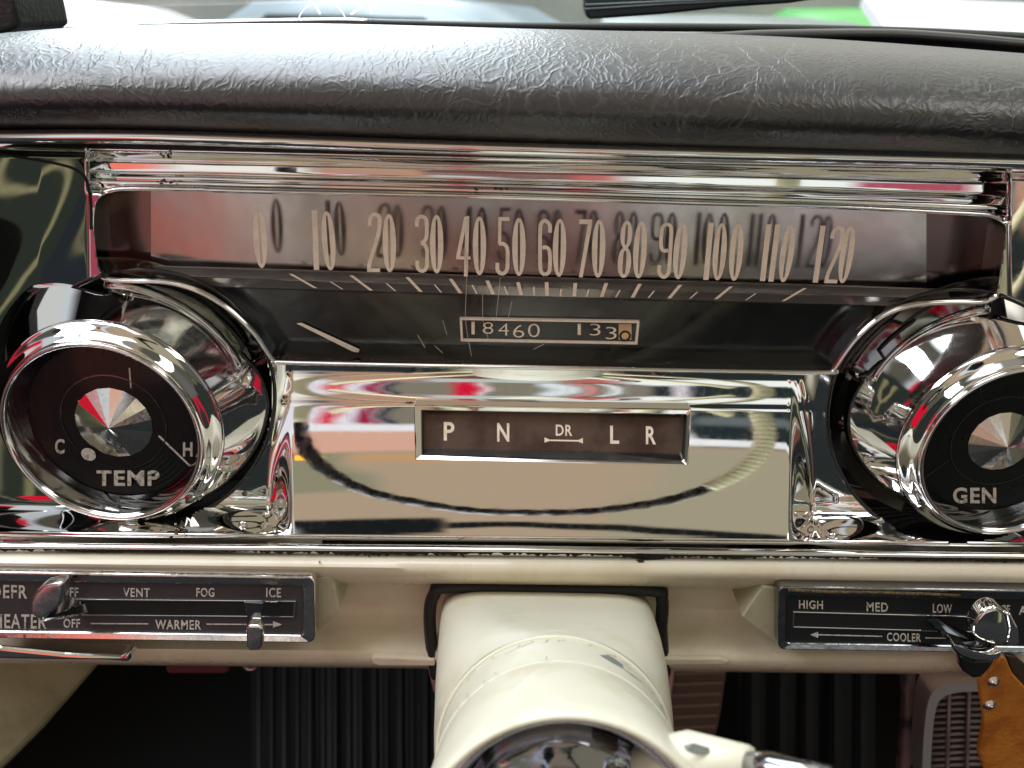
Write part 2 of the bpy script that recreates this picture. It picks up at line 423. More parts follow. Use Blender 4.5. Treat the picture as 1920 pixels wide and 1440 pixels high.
# ------------------------------------------------------------------ showroom beyond the windscreen
def structure(o): o['kind'] = 'structure'; return o
FLOORM = mat('showroom_floor', (.62, .62, .60), .18, var=(1.5, (.55, .55, .53), .4, .6))
WALLM = mat('showroom_wall', (.70, .73, .70), .6, var=(.8, (.55, .60, .60), .4, .62))
structure(mesh_obj('showroom_floor', [(-9, 1.2, -1.25), (9, 1.2, -1.25), (9, 9, -1.25), (-9, 9, -1.25)], [(0, 1, 2, 3)], FLOORM, smooth=False))
structure(mesh_obj('showroom_wall', [(-9, 9, -1.25), (9, 9, -1.25), (9, 9, 1.6), (-9, 9, 1.6), (-9, 9.2, -1.25), (9, 9.2, -1.25), (9, 9.2, 1.6), (-9, 9.2, 1.6)],
         [(0, 1, 2, 3), (5, 4, 7, 6), (3, 2, 6, 7), (0, 3, 7, 4), (1, 5, 6, 2)], WALLM, smooth=False))
CARGLASS = mat('car_glass', (.10, .13, .13), .08); TYRE = mat('tyre', (.015, .015, .015), .8)
def car(label, paint, loc, rz, h=1.38):
    t = thing('parked_car', label, 'car', loc)
    M_ = Matrix.Rotation(rz, 4, 'Z'); P0 = Vector(loc)
    def T(v): return P0 + M_ @ Vector(v)
    Lh, Wd = 2.25, .9
    def loft(name, secs, m_):
        rows = [[T((x, y * w, z)) for (y, z) in prof] for (x, w, prof) in secs]
        o = grid_obj(name, rows, m_, t, closed=True)
        return o
    def pr(z0, z1): return [(-.9, z0), (-1, z0 + .15), (-.98, (z0 + z1) / 2), (-.86, z1), (0, z1 + .03), (.86, z1), (.98, (z0 + z1) / 2), (1, z0 + .15), (.9, z0)]
    loft('body', [(-Lh, .6 * Wd, pr(.35, .70)), (-Lh + .1, .9 * Wd, pr(.28, .86)), (-1.1, Wd, pr(.25, .95)), (.6, Wd, pr(.25, .96)), (1.5, .97 * Wd, pr(.25, .92)), (Lh - .12, .9 * Wd, pr(.28, .82)), (Lh, .6 * Wd, pr(.36, .66))], paint)
    g = [(-1, 0), (-.98, .2), (-.8, .95), (0, 1.0), (.8, .95), (.98, .2), (1, 0)]
    def cs(x, w, top): return (x, w, [(y, .93 + z * (top - .93)) for y, z in g])
    loft('cabin', [cs(-1.45, .80 * Wd, .96), cs(-.85, .82 * Wd, h - .04), cs(-.1, .83 * Wd, h), cs(.45, .81 * Wd, h - .05), cs(1.1, .78 * Wd, .96)], paint)
    for sx in (-1, 1):
        mesh_obj('window', [T((-.95, sx * .80 * Wd, 1.0)), T((.65, sx * .80 * Wd, 1.0)), T((.35, sx * .745 * Wd, h - .12)), T((-.7, sx * .745 * Wd, h - .12))], [(0, 1, 2, 3)], CARGLASS, t, smooth=False)
    for x in (-1.35, 1.4):
        for sy in (-1, 1):
            lathe('wheel', [(0, .1), (.17, .1), (.2, .11), (.32, .09), (.335, 0), (.32, -.09), (0, -.1)], T((x, sy * .8 * Wd, .335)), TYRE, t, axis=M_ @ Vector((0, sy, 0)), n=24)
    for sy in (-1, 1):
        lathe('headlight', [(.0, .06), (.06, .045), (.085, .0), (.085, -.05)], T((Lh - .08, sy * .6 * Wd, .68)), mat('lamp_glass', (.8, .8, .78), .1), t, axis=M_ @ Vector((1, 0, 0)), n=20)
        lathe('tail_light', [(.0, .04), (.05, .03), (.065, .0), (.065, -.05)], T((-Lh + .06, sy * .62 * Wd, .74)), mat('red_lamp', (.5, .03, .03), .2), t, axis=M_ @ Vector((-1, 0, 0)), n=20)
    return t
car('white car parked beyond the windscreen on the left, seen out of focus', mat('white_car_paint', (.80, .77, .75), .2), (-1.95, 3.3, -1.25), R(14), 1.27)
car('pale blue car standing far off behind the windscreen, left of centre', mat('blue_car_paint', (.45, .55, .62), .2), (-.55, 5.3, -1.25), R(-24), 1.30)
car('grey car beyond the windscreen, between the wiper tip and the bright green car', mat('grey_car_paint', (.42, .46, .46), .25), (1.05, 4.4, -1.25), R(85), 1.22)
car('bright green car on the showroom floor beyond the windscreen, right of centre', mat('green_car_paint', (.10, .55, .10), .25), (2.15, 5.0, -1.25), R(86), 1.27)
bp = [WD(1612, 12, 2.6), WD(2300, 40, 2.6), WD(2300, 190, 2.05), WD(1700, 150, 2.05)]; bn = (bp[1] - bp[0]).cross(bp[3] - bp[0]).normalized() * .03
tag(mesh_obj('backdrop_board', bp + [p - bn for p in bp], [(3, 2, 1, 0), (4, 5, 6, 7), (0, 1, 5, 4), (1, 2, 6, 5), (2, 3, 7, 6), (3, 0, 4, 7)], mat('white_board', (.86, .87, .87), .5), smooth=False),
    'added white board, tilted to catch light, as white background beyond the windscreen on the right', 'board')  # added board, tilted to catch light; stands in for white floor and wall

# ------------------------------------------------------------------ windscreen, seal, wiper, cowl
seal_line = [(-120, 66), (40, 54), (300, 43), (600, 37), (960, 44), (1440, 48), (1700, 54), (1920, 64), (2060, 71)]
ws = thing('windscreen', 'clear windscreen behind the padded dash top with white lettering strokes', 'windscreen', W(960, 40, .22))
gb = [W(x, y, .22) for x, y in seal_line]
gt = [p + Vector((0, -.16, .30)) for p in gb]
grid_obj('glass', [gb, gt], GLASS, ws)
def glass_at(px, py):
    d = ray(px, py)                            # plane of the leaning pane
    n = Vector((0, .30, .16)).normalized(); p0 = W(960, 42, .22)
    return CAM + d * ((p0 - CAM).dot(n) / d.dot(n)) - n * .0008
def glass_sheet(name, polys, m_):
    V = []; Fc = []
    for poly in polys:
        k = len(V); V += [glass_at(a, b) for a, b in poly]; Fc.append(tuple(range(k, k + len(poly))))
    mesh_obj(name, V, Fc, m_, ws, smooth=False)
STICK = mat('white_lettering', (.85, .87, .88), .5); STICK.node_tree.nodes['Principled BSDF'].inputs['Transmission Weight'].default_value = .0
nt_ = STICK.node_tree; tl_ = nt_.nodes.new('ShaderNodeBsdfTranslucent'); tl_.inputs[0].default_value = (.95, .97, .98, 1); nt_.links.new(tl_.outputs[0], nt_.nodes['Material Output'].inputs[0])
glass_sheet('lettering', [[(632, -2), (652, -2), (650, 0), (637, 4)], [(664, -2), (674, -2), (680, 14), (660, 27), (656, 25), (672, 12)], [(688, -2), (699, -2), (698, 24), (695, 25)], [(704, -2), (722, -2), (710, 5), (704, 4)],
            [(589, 6), (592, 5), (602, 24), (599, 26)]], STICK)
cir = [(604 + 46 * math.cos(R(a)), 44 - 43 * math.sin(R(a))) for a in range(10, 171, 8)]
cir2 = [(604 + 44 * math.cos(R(a)), 44 - 41 * math.sin(R(a))) for a in range(10, 171, 8)]
glass_sheet('round_badge_outline', [[cir[i], cir[i + 1], cir2[i + 1], cir2[i]] for i in range(len(cir) - 1)], STICK)
tag(tube('windscreen_seal', [W(x, y + 5, .215) for x, y in cat_rom(seal_line, 6)], .0028, mat('seal_rubber', (.035, .038, .036), .42), r2=.004),
    'dark rubber seal running along the bottom edge of the windscreen', 'rubber seal')
tag(tube('seal_glint', [W(x, y + 1.5, .205) for x, y in cat_rom(seal_line[:4] + [(690, 38)], 6)], .0016, mat('glint_metal', (.8, .82, .84), .25, 1), r2=.003),
    'thin bright strip added as the white reflection on the left of the windscreen seal', 'trim')  # bright strip made in place of the reflection on the dark seal
wp = thing('windscreen_wiper', 'black ribbed wiper blade lying across the foot of the windscreen', 'wiper', W(1200, 20, .27))
WIP = mat('wiper_black', (.020, .024, .026), .4)
slab('blade', [(1095, -30), (1095, 12), (1099, 30), (1108, 36), (1240, 27), (1360, 14), (1480, 6), (1560, -6), (1560, -30)], .27, .29, WIP, wp, bevel=.002)
WIPL = mat('wiper_rib', (.32, .36, .37), .4)
tube('rib', [W(1098, 9, .268), W(1240, 3, .268), W(1420, -4, .268)], .0007, WIPL, wp)
tube('rib', [W(1097, 17, .268), W(1240, 8, .268), W(1400, 0, .268)], .0007, WIPL, wp)
tag(slab('windscreen_pillar', [(-80, -60), (8, -60), (26, 4), (36, 52), (14, 60), (-80, 78)], .10, .16, mat('pillar_black', (.010, .010, .010), .5, bump=(300, .0008)), bevel=.003),
    'black foot of the windscreen pillar in the top left corner', 'pillar')
cowl_line = [(1180, 64), (1330, 62), (1440, 57), (1650, 55), (1780, 62), (1920, 74), (2060, 88)]
tag(tube('cowl_trim', [W(x, y + 9, .15) for x, y in cat_rom(cowl_line, 6)], .0032, mat('cowl_vinyl', (.05, .05, .05), .32), r2=.006),
    'thin dark roll behind the dash pad on the right, catching light', 'trim')
structure(grid_obj('gap_filler', [[W(x, y + 11, .152) for x, y in cat_rom(cowl_line, 6)], [W(x, y + 11, .152) + Vector((0, .004, -.04)) for x, y in cat_rom(cowl_line, 6)]], SEAM))  # added black sheet that makes the gap behind the pad dark
structure(mesh_obj('cowl', [(-.9, .10, -.05), (.9, .10, -.05), (.9, .50, -.055), (-.9, .50, -.055), (-.9, .10, -.09), (.9, .10, -.09), (.9, .50, -.09), (-.9, .50, -.09)],
          [(0, 1, 2, 3), (7, 6, 5, 4), (0, 4, 5, 1), (1, 5, 6, 2), (2, 6, 7, 3), (3, 7, 4, 0)], SEAM, smooth=False))

# ------------------------------------------------------------------ padded dash top
pad_bot = [(-150, 240), (0, 246), (250, 249), (500, 258), (960, 274), (1400, 289), (1920, 303), (2080, 307)]
pad_top = [(-150, 88), (0, 64), (40, 59), (150, 51), (300, 46), (600, 44), (960, 53), (1300, 62), (1600, 76), (1920, 100), (2080, 113)]
pb = cat_rom(pad_bot, 8); pt = cat_rom(pad_top, 8)
rows = []
for x in range(-150, 2081, 22):
    Pb = W(x, interp(pb, x), -.006); Pc = W(x, interp(pt, x), .055)
    th0 = R(-38); s0 = math.sin(th0)
    rz = (Pc.z - Pb.z) / (1 - s0); zc = Pc.z - rz
    Yc = .055; ry = .082; row = []
    row.append(Vector((Pb.x, .02, Pb.z - .001)))
    for i in range(41):
        th = th0 + (R(90) - th0) * i / 40; t = i / 40
        e = Yc - ry * math.copysign(abs(math.cos(th)) ** .9, math.cos(th)); f = (math.sin(th) - s0) / (1 - s0)
        if i < 12: e += (-.006 - (Yc - ry * math.cos(th0) ** .9)) * (1 - sstep(0, 11, i))
        row.append(Vector((Pb.x + (Pc.x - Pb.x) * f, e, Pb.z + (Pc.z - Pb.z) * f)))
    for i, (dy, dz) in enumerate(((.012, -.001), (.03, -.004), (.06, -.010), (.09, -.016))):
        row.append(Vector((Pc.x, .055 + dy, Pc.z + dz)))
    rows.append(row)
tag(grid_obj('dash_pad', rows, VINYL), 'black wrinkled vinyl dash pad rolling along the top of the dashboard', 'dash pad')

# ------------------------------------------------------------------ instrument cluster: chrome housing, speedometer, selector
ic = thing('instrument_cluster', 'chrome instrument cluster with wide speedometer window and gear selector strip', 'instrument cluster', W(960, 700, .02))
opening = [(207, 357), (240, 353), (373, 354), (440, 357), (846, 366), (1000, 370), (1312, 380), (1540, 386), (1765, 397), (1840, 401), (1865, 406), (1883, 416), (1890, 432), (1887, 460), (1879, 510), (1874, 541), (1863, 557),
           (1839, 565), (1774, 566), (1720, 570), (1677, 581), (1640, 601), (1604, 634), (1579, 666), (1563, 690), (1547, 698), (1312, 695), (1034, 689), (752, 684), (534, 679), (514, 675), (499, 655), (481, 628), (455, 601), (423, 574), (379, 548),
           (335, 533), (294, 527), (250, 526), (204, 523), (188, 514), (179, 490), (173, 440), (172, 415), (176, 383), (188, 365)]
open_s = cat_rom(opening, 6, True)
LC, RC = (266, 745), (1800, 782); LR = 250
def in_poly(x, y, P):
    c = False; n = len(P); j = n - 1
    for i in range(n):
        if (P[i][1] > y) != (P[j][1] > y) and x < (P[j][0] - P[i][0]) * (y - P[i][1]) / (P[j][1] - P[i][1]) + P[i][0]: c = not c
        j = i
    return c
L1 = [(0, 266), (960, 288), (1920, 306)]
L2 = [(0, 350), (373, 354), (846, 366), (1312, 380), (1765, 397), (1920, 404)]
LB = [(0, 1014), (960, 1022), (1920, 1034)]
def hsurf(x, y):
    a, b = interp(L1, x), interp(L2, x); s = (y - a) / (b - a)
    if s < .24: up = .003 - .0032 * math.sin(math.pi * max(0, s) / .24)
    elif s < .74: up = .003 + .0035 * sstep(.24, .40, s) * (1 - sstep(.62, .74, s))
    else: up = .003 - .0038 * math.sin(math.pi * min(1, (s - .74) / .30))
    low = 0.0
    # centre panel
    cx = sstep(500, 548, x) * (1 - sstep(1478, 1528, x))
    t = 700 + (x - 960) * .012
    u = (y - t) / 62; v = (y - t - 62) / 255
    vv = min(1, max(0, v)); slope = -.060 * (.25 * vv + .33 * vv * vv)
    cen = .006 + .0026 * (1 - sstep(0, 1, u)) + slope
    cen -= .0012 * math.sin((x - 540) / 950 * math.pi) * vv
    side = -.008 + slope * .2
    # blocks under the pods bulge towards the driver
    for (c, q) in ((LC, 1), (RC, -1)):
        dx = (x - c[0]) / 300.0
        if abs(dx) < 1.6: side += .017 * min(1.2, abs(dx)) ** 2.4
    # end panels
    if x < 165: side += (.017 * ((165 - x) / 165.0) + .0022 * math.sin((x * .8 + (y - 330)) * .021) * min(1, (165 - x) / 90.0)) * (1 - sstep(520, 760, y))
    if x > 1893: side += -.016 * ((x - 1893) / 140.0) * (1 - sstep(560, 760, y))
    bt0 = interp(LB, x); side -= .026 * sstep(bt0 - 95, bt0 - 2, y) ** 1.6
    low = side * (1 - cx) + cen * cx
    # bottom roll
    bt = interp(LB, x)
    low += .010 * sstep(bt - 14, bt + 2, y)
    w = sstep(.95, 1.15, s)
    if x < 165 or x > 1893:
        up = side
        if s < .3: up += -.004 * math.sin(math.pi * max(0, s) / .3)
    return up * (1 - w) + low * w
GX = [-110 + 4 * i for i in range(int(2140 / 4))]; rowsn = 190
V = []; Fc = []; keep = {}
for j in range(rowsn):
    for x in GX:
        a, b = interp(L1, x) - 4, interp(LB, x) + 2
        y = a + (b - a) * j / (rowsn - 1)
        V.append((x, y))
nx = len(GX)
ins = [in_poly(x, y, open_s) or math.hypot(x - LC[0], (y - LC[1]) * 1.04) < LR - 3 or math.hypot(x - RC[0], (y - RC[1]) * 1.04) < LR - 3 for x, y in V]
for j in range(rowsn - 1):
    for i in range(nx - 1):
        q = (j * nx + i, (j + 1) * nx + i, (j + 1) * nx + i + 1, j * nx + i + 1)
        if sum(ins[k] for k in q) >= 3: continue
        Fc.append(q)
mesh_obj('housing', [W(x, y, hsurf(x, y)) for x, y in V], Fc, CHROME, ic)

# top moulding between pad and housing
mold = [(-110, 254), (0, 256), (300, 257), (960, 279), (1920, 304), (2050, 308)]
mo = ptube('top_moulding', cat_rom([(x, y) for x, y in mold], 8), -.011, .0034, CHROME, ic, r2=.0045)
# bezel bead round the speedometer window and the two rims that run on round the gauges
bz = ptube('bezel', open_s, -.003, .0013, CHROME, ic, closed=True, nseg=10, r2=.0022)
arcL = cat_rom([(499, 655), (514, 690), (515, 730), (506, 785), (482, 845), (440, 905), (392, 955), (335, 990), (290, 1004)], 8)
arcR = cat_rom([(1572, 676), (1550, 715), (1547, 745), (1551, 795), (1568, 845), (1603, 895), (1652, 942), (1705, 982), (1760, 1008), (1800, 1020)], 8)
for cc_ in (LC, RC):
    pth = []
    for k in range(120):
        a = 2 * math.pi * k / 120; x, y = cc_[0] + (LR - 1) * math.cos(a), cc_[1] + (LR - 1) * math.sin(a) / 1.04
        y = min(y, interp(LB, x) + 6); inside = in_poly(x, y, open_s)
        pth.append(W(x, y, .004 if inside else min(.006, max(-.012, hsurf(cc_[0] + (LR + 3) * math.cos(a), y))) - .0004))
    tube('dish_rim', pth, .0012, BLACK_GLOSS, ic, closed=True, nseg=8)
# seams of the end panels
ptube('seam', cat_rom([(-60, 286), (0, 290), (70, 300), (130, 313), (155, 328), (165, 348), (170, 380), (171, 430)], 8), -.007, .0007, SEAM, ic)
ptube('seam', [(160, 268), (161, 290), (158, 325)], -.004, .0006, SEAM, ic)
ptube('seam', [(1893, 325), (1897, 360), (1893, 420), (1890, 450)], -.006, .0009, SEAM, ic)
# rust spots on the beads
def blot(cx, cy, rx, ry, n=9):
    return [(cx + rx * math.cos(2 * math.pi * i / n) * random.uniform(.5, 1.1), cy + ry * math.sin(2 * math.pi * i / n) * random.uniform(.5, 1.1)) for i in range(n)]
RUST = mat('rust', (.13, .085, .03), .8, var=(900, (.02, .015, .01), .4, .6))
for cx, cy, rx, ry, n_ in ((306, 290, 16, 7, 12), (312, 342, 18, 6, 12), (925, 353, 30, 3, 8), (338, 995, 22, 11, 16)):
    Vr = []; Fr = []
    for _ in range(n_):
        p = blot(cx + random.gauss(0, rx * .6), cy + random.gauss(0, ry * .5), random.uniform(1.5, 5), random.uniform(1, 2.6))
        k = len(Vr); Vr += [W(a, b, hsurf(a, b) - .0006 - .0001 * (_ % 5)) for a, b in p]; Fr.append(tuple(range(k, k + len(p))))
    mesh_obj('rust_patch', Vr, Fr, RUST, ic, smooth=False)

# --- speedometer
YD = .017
back = [(p.x, p.z) for p in (W(a, b, 0) for a, b in open_s)]
wall_rows = [[W(a, b, -.002) for a, b in open_s], [Vector((x, YD + .004, z)) for x, z in back]]
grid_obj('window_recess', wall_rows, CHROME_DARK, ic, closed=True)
sp = mesh_obj('speedometer', [Vector((x, YD + .003, z)) for x, z in back], [tuple(range(len(back)))], mat('window_back', (.15, .11, .105), .2, 1), ic, smooth=False)
# mirror-like scale background: a shallow cylinder between two upright edges
mr_ = []
for i in range(41):
    t = i / 40; x = 283 + (1737 - 283) * t
    bow = .004 * (1 - (2 * t - 1) ** 2)
    mr_.append([W(x, 345 + 42 * t, YD + .001 - bow), W(x, 440 + 30 * t, YD - bow), W(x, 508 + 32 * t, YD + .0005 - bow)])
grid_obj('scale_background', mr_, DIAL_MIRROR, sp)
# step below the numerals
top_l = [(250, 498), (300, 500), (440, 504), (1000, 521), (1600, 537), (1800, 545)]
LEDGE = mat('ledge_plastic', (.30, .27, .26), .16, .7)
rw = []
for x in range(255, 1800, 30):
    y = interp(top_l, x)
    rw.append([W(x, y - 2, .0115), W(x, y, .0088), W(x, y + 2, .0080), W(x, y + 17, .0045), W(x, y + 19, .0050), W(x, y + 34, .0060), W(x, y + 37, .0115)])
grid_obj('tick_ledge', rw, LEDGE, sp, auto=30)
lowp = [[(x, interp(top_l, x) + 36) for x in range(300, 1800, 50)]]
lo = [W(x, y, .0115) for x, y in lowp[0]]; lob = [Vector((p.x, .0125, W(x, 700, .0125).z)) for p, (x, y) in zip(lo, lowp[0])]
grid_obj('lower_dial', [lo, lob], mat('dial_gloss', (.012, .013, .014), .15, 0, .75, bump=(14, .0006), rvar=(50, .10, .24)), sp, smooth=False)

# numerals: drawn as strokes, fanned like the print on the lens
def ribbon(pts, w, y0=0):
    out = []; n = len(pts)
    for i, p in enumerate(pts):
        a = pts[max(0, i - 1)]; b = pts[min(n - 1, i + 1)]
        dx, dy = b[0] - a[0], b[1] - a[1]; l = math.hypot(dx, dy) or 1
        ww = w(i / (n - 1)) if callable(w) else w
        out.append(((p[0] - dy / l * ww / 2, p[1] + dx / l * ww / 2), (p[0] + dy / l * ww / 2, p[1] - dx / l * ww / 2)))
    return [[out[i][0], out[i + 1][0], out[i + 1][1], out[i][1]] for i in range(n - 1)]
def oval(cx, y0, y1, hw, slot, m=6, n=40, thick=8):
    yc = (y0 + y1) / 2; H = (y1 - y0) / 2; q = []
    for i in range(n):
        a = 2 * math.pi * i / n; c, s = math.cos(a), math.sin(a)
        o_ = (cx + hw * math.copysign(abs(c) ** .92, c), yc + H * s)
        ih = H - thick; si = math.copysign(abs(s) ** .8, s)
        i_ = (cx + slot * math.copysign(abs(c) ** .45, c), yc + ih * si)
        q.append((o_, i_))
    return [[q[i][0], q[(i + 1) % n][0], q[(i + 1) % n][1], q[i][1]] for i in range(n)]
GW, GH = 25.0, 110.0
def glyph(ch):
    sx = lambda pts: [(x * GW, y * GH) for x, y in pts]
    cr = lambda pts, n=6: cat_rom(sx(pts), n)
    if ch == '0': return [oval(GW / 2, 0, GH, GW / 2, 2.3)]
    if ch == '1': return [[[(6, 0), (16, 0), (16, GH), (6, GH)]]]
    if ch == '2': return [ribbon(cr([(.12, .22), (.14, .12), (.30, .045), (.54, .03), (.80, .06), (.87, .16), (.82, .32), (.62, .52), (.36, .72), (.20, .86), (.16, .99)]), 7), [[(1, GH - 7), (GW, GH - 7), (GW, GH), (1, GH)]]]
    if ch == '3': return [ribbon(cr([(.12, .21), (.15, .09), (.48, .035), (.80, .08), (.86, .22), (.82, .38), (.62, .47), (.40, .49)]), 7), ribbon(cr([(.40, .49), (.66, .51), (.84, .60), (.86, .78), (.80, .91), (.48, .965), (.15, .91), (.12, .79)]), 7)]
    if ch == '4': return [ribbon(sx([(.72, .0), (.72, 1.05)]), 7), ribbon(sx([(.62, .02), (.10, .70)]), 7), [[(-1, .70 * GH), (GW + 1, .70 * GH), (GW + 1, .70 * GH + 6), (-1, .70 * GH + 6)]]]
    if ch == '5': return [[[(3, 0), (GW - 1, 0), (GW - 1, 7), (3, 7)]], [[(3, 7.2), (9, 7.2), (9, .46 * GH), (3, .46 * GH)]], ribbon(cr([(.2, .455), (.55, .46), (.82, .53), (.87, .70), (.82, .90), (.48, .965), (.14, .91), (.11, .78)]), 7)]
    if ch == '6': return [ribbon(cr([(.87, .24), (.85, .11), (.52, .035), (.20, .09), (.13, .25), (.125, .5), (.13, .75), (.20, .91), (.50, .965)]), 7), ribbon(cr([(.50, .965), (.80, .91), (.87, .78), (.86, .62), (.76, .52), (.50, .49), (.30, .51)]), 7)]
    if ch == '7': return [[[(1, 0), (GW, 0), (GW, 9), (1, 9)]], [[(GW - 8, 9.2), (GW, 9.2), (12, GH), (5, GH)]]]
    if ch == '8': return [oval(GW / 2, 0, .485 * GH, GW * .44, 2.6, thick=7), oval(GW / 2, .46 * GH, GH, GW * .5, 3.2, thick=7)]
    if ch == '9':
        return [[[(GW - x, GH - y) for x, y in q] for q in s] for s in glyph('6')]
NUMS = [('0', [(484.4, 391.5, 491, 502.5)]), ('10', [(591, 394, 595, 506), (612, 396, 620, 507)]), ('20', [(703, 399, 700, 510), (729, 401, 731, 510.5)]), ('30', [(791, 402, 792, 512), (818.5, 403, 819, 512.5)]),
        ('40', [(871, 405, 868, 513), (899, 406, 899, 516)]), ('50', [(944, 407, 942, 517), (973, 408.5, 973, 517.5)]), ('60', [(1022, 410, 1022, 519), (1050, 410.5, 1048, 519)]), ('70', [(1098, 411.5, 1093, 520), (1124, 412, 1121, 520.5)]),
        ('80', [(1176, 414, 1169, 521), (1203, 415, 1197, 522)]), ('90', [(1251, 416, 1244, 523), (1280, 417, 1271, 523.5)]), ('100', [(1335, 417.5, 1325, 525), (1354, 418.5, 1345, 525.5), (1385, 419, 1376, 526.5)]),
        ('110', [(1443, 420.5, 1431, 527), (1460, 421, 1447, 528), (1483, 422, 1468, 529)]), ('120', [(1545, 423, 1530, 530), (1573, 424, 1557, 531), (1596, 424.5, 1579, 531)])]
YN = .0005
for s, pos in NUMS:
    V = []; Fc = []
    for ch, (xt, yt, xb, yb) in zip(s, pos):
        for k, part in enumerate(glyph(ch)):
            for q in part:
                b = len(V)
                for (gx, gy) in q:
                    t = gy / GH
                    V.append(W(xt + (xb - xt) * t + (gx - GW / 2), yt + (yb - yt) * t + (gx - GW / 2) * .016, YN - .00008 * k)); 
                Fc.append((b, b + 1, b + 2, b + 3))
    mesh_obj('numeral', V, Fc, PAINT_NUM, sp, smooth=False)
z5 = lambda x, y: (x / 3.2 + 440, y / 3.2 + 340)
z6 = lambda x, y: (x / 3.2 + 1000, y / 3.2 + 340)
BIG = [(z5, 335, 555, 485, 640), (z5, 700, 565, 820, 655), (z5, 1035, 575, 1118, 663), (z5, 1295, 585, 1355, 670), (z5, 1515, 595, 1550, 678), (z5, 1700, 605, 1720, 683), (z6, 80, 605, 82, 687),
       (z6, 252, 610, 245, 690), (z6, 438, 610, 410, 693), (z6, 640, 615, 595, 697), (z6, 882, 622, 815, 702), (z6, 1188, 630, 1095, 707), (z6, 1632, 640, 1500, 718)]
SML = [(z5, 575, 602, 648, 648), (z5, 910, 612, 965, 658), (z5, 1200, 620, 1240, 667), (z5, 1425, 622, 1453, 674), (z5, 1620, 630, 1636, 680), (z5, 1795, 632, 1797, 685), (z6, 166, 645, 162, 690),
       (z6, 332, 648, 320, 692), (z6, 520, 652, 495, 695), (z6, 725, 657, 690, 700), (z6, 985, 663, 940, 704), (z6, 1335, 672, 1275, 713)]
def ticks(lst, w):
    out = []
    for f, a, b, c, d in lst:
        p, q = f(a, b), f(c, d); out.append([(p[0] - w / 2, p[1]), (p[0] + w / 2, p[1]), (q[0] + w / 2, q[1]), (q[0] - w / 2, q[1])])
    return out
for q in ticks(BIG, 7) + ticks(SML, 3): sheet('tick_mark', [q], .0036, PAINT_NUM, sp)
slab('pointer', [(556, 607), (565, 606), (674, 656), (672, 661), (662, 660)], .0095, .0105, PAINT_NUM, sp, bevel=.0002)
# odometer
od_o = [(862, 597), (1199, 603), (1195, 646), (864, 640)]; od_i = [(866, 600), (1195, 606), (1191, 643), (868, 637)]
om = frame('odometer', od_o, od_i, .0090, .0118, PAINT_NUM, sp, bevel=0)
sheet('drum_window', [od_i], .0112, mat('drum_black', (.02, .021, .022), .25), om)
def odt(s, x0, x1, y0, y1): text('drum_digit', s, (x0, x1, y0, y1, .0), .0106, PAINT_NUM, om, bold=-.012)
odt('1', 884, 890, 603, 627); odt('8', 905, 925, 604, 626); odt('4', 934, 954, 606, 629); odt('6', 962, 983, 609, 633); odt('0', 990, 1012, 607, 632)
odt('1', 1083, 1089, 607, 628); odt('3', 1106, 1126, 607, 629); odt('3', 1136, 1156, 613, 636)
sheet('light_drum', [[(1160, 607), (1184, 607), (1184, 637), (1160, 637)]], .0108, ORANGE, om)
ring('drum_digit', 1172, 630, 7, 11, .0104, SEAM, om); ring('drum_digit', 1172, 629, 0.5, 6.9, .0105, mat('drum_amber', (.8, .5, .22), .5), om)
# lens with its fine scratches
ln = mesh_obj('lens', [W(a, b, -.0004) for a, b in open_s], [tuple(range(len(open_s)))], LENS, ic, smooth=False)
SCR = mat('scratch', (.55, .47, .40), .4)
scr = [[(872, 440), (875, 520), (873, 600), (884, 668)], [(905, 552), (905, 600)], [(938, 520), (932, 580), (929, 602)], [(960, 565), (952, 600)], [(905, 600), (917, 640)], [(783, 628), (797, 652)], [(830, 600), (838, 628)], [(815, 648), (830, 662)], [(1000, 655), (1020, 645)], [(868, 470), (880, 505)]]
for p in scr:
    sheet('scratch', ribbon(cat_rom(p, 6), .8), -.0007, SCR, ln)

# --- gear selector window
fo = [(776, 760), (1297, 768), (1291, 873), (778, 863)]; fi = [(792, 770), (1287, 778), (1281, 864), (793, 853)]
selY = lambda y: -.001 - .017 * (y - 762) / 108
gs = frame('selector_window', fo, fi, selY, .010, CHROME, ic, bevel=.0010, Yi=lambda y: selY(y) + .0012)
sheet('selector_dial', [[(785, 768), (1290, 776), (1284, 866), (786, 856)]], lambda y: selY(y) + .0075, DIAL_BROWN, gs)
rec_o = [W(a, b, selY(b) + .0012) for a, b in fi]; rec_i = [p + Vector((0, .0064, 0)) for p in rec_o]
grid_obj('selector_recess', [rec_o, rec_i], mat('recess_dark', (.05, .05, .05), .3), gs, smooth=False, closed=True)
for s, q in (('P', (832, 852, 791, 826, .015)), ('N', (932, 955, 793, 828, .015)), ('DR', (1042, 1073, 796, 817, .015)), ('L', (1144, 1161, 798, 832, .015)), ('R', (1211, 1230, 799, 833, .015))):
    text('letter', s, q, lambda y: selY(y) + .0071, PAINT_NUM, gs, bold=.022)
sheet('selector_bar', [[(1021, 820), (1030, 824), (1084, 825), (1093, 821), (1093, 832), (1084, 828), (1030, 827), (1021, 830)]], lambda y: selY(y) + .0071, PAINT_NUM, gs)
# bottom edging and grime
ptube('bottom_moulding', [(-100, 1021), (0, 1022), (960, 1029), (1920, 1041), (2040, 1043)], -.037, .0014, CHROME, ic, r2=.0024)
lat = [(455, 985), (1562, 1007)]
for cx, cy in lat:
    p = W(cx, cy, hsurf(cx, cy) - .0005)
    lathe('screw', [(0, .0016), (.0018, .0013), (.0026, 0)], p, CHROME, ic, n=24)

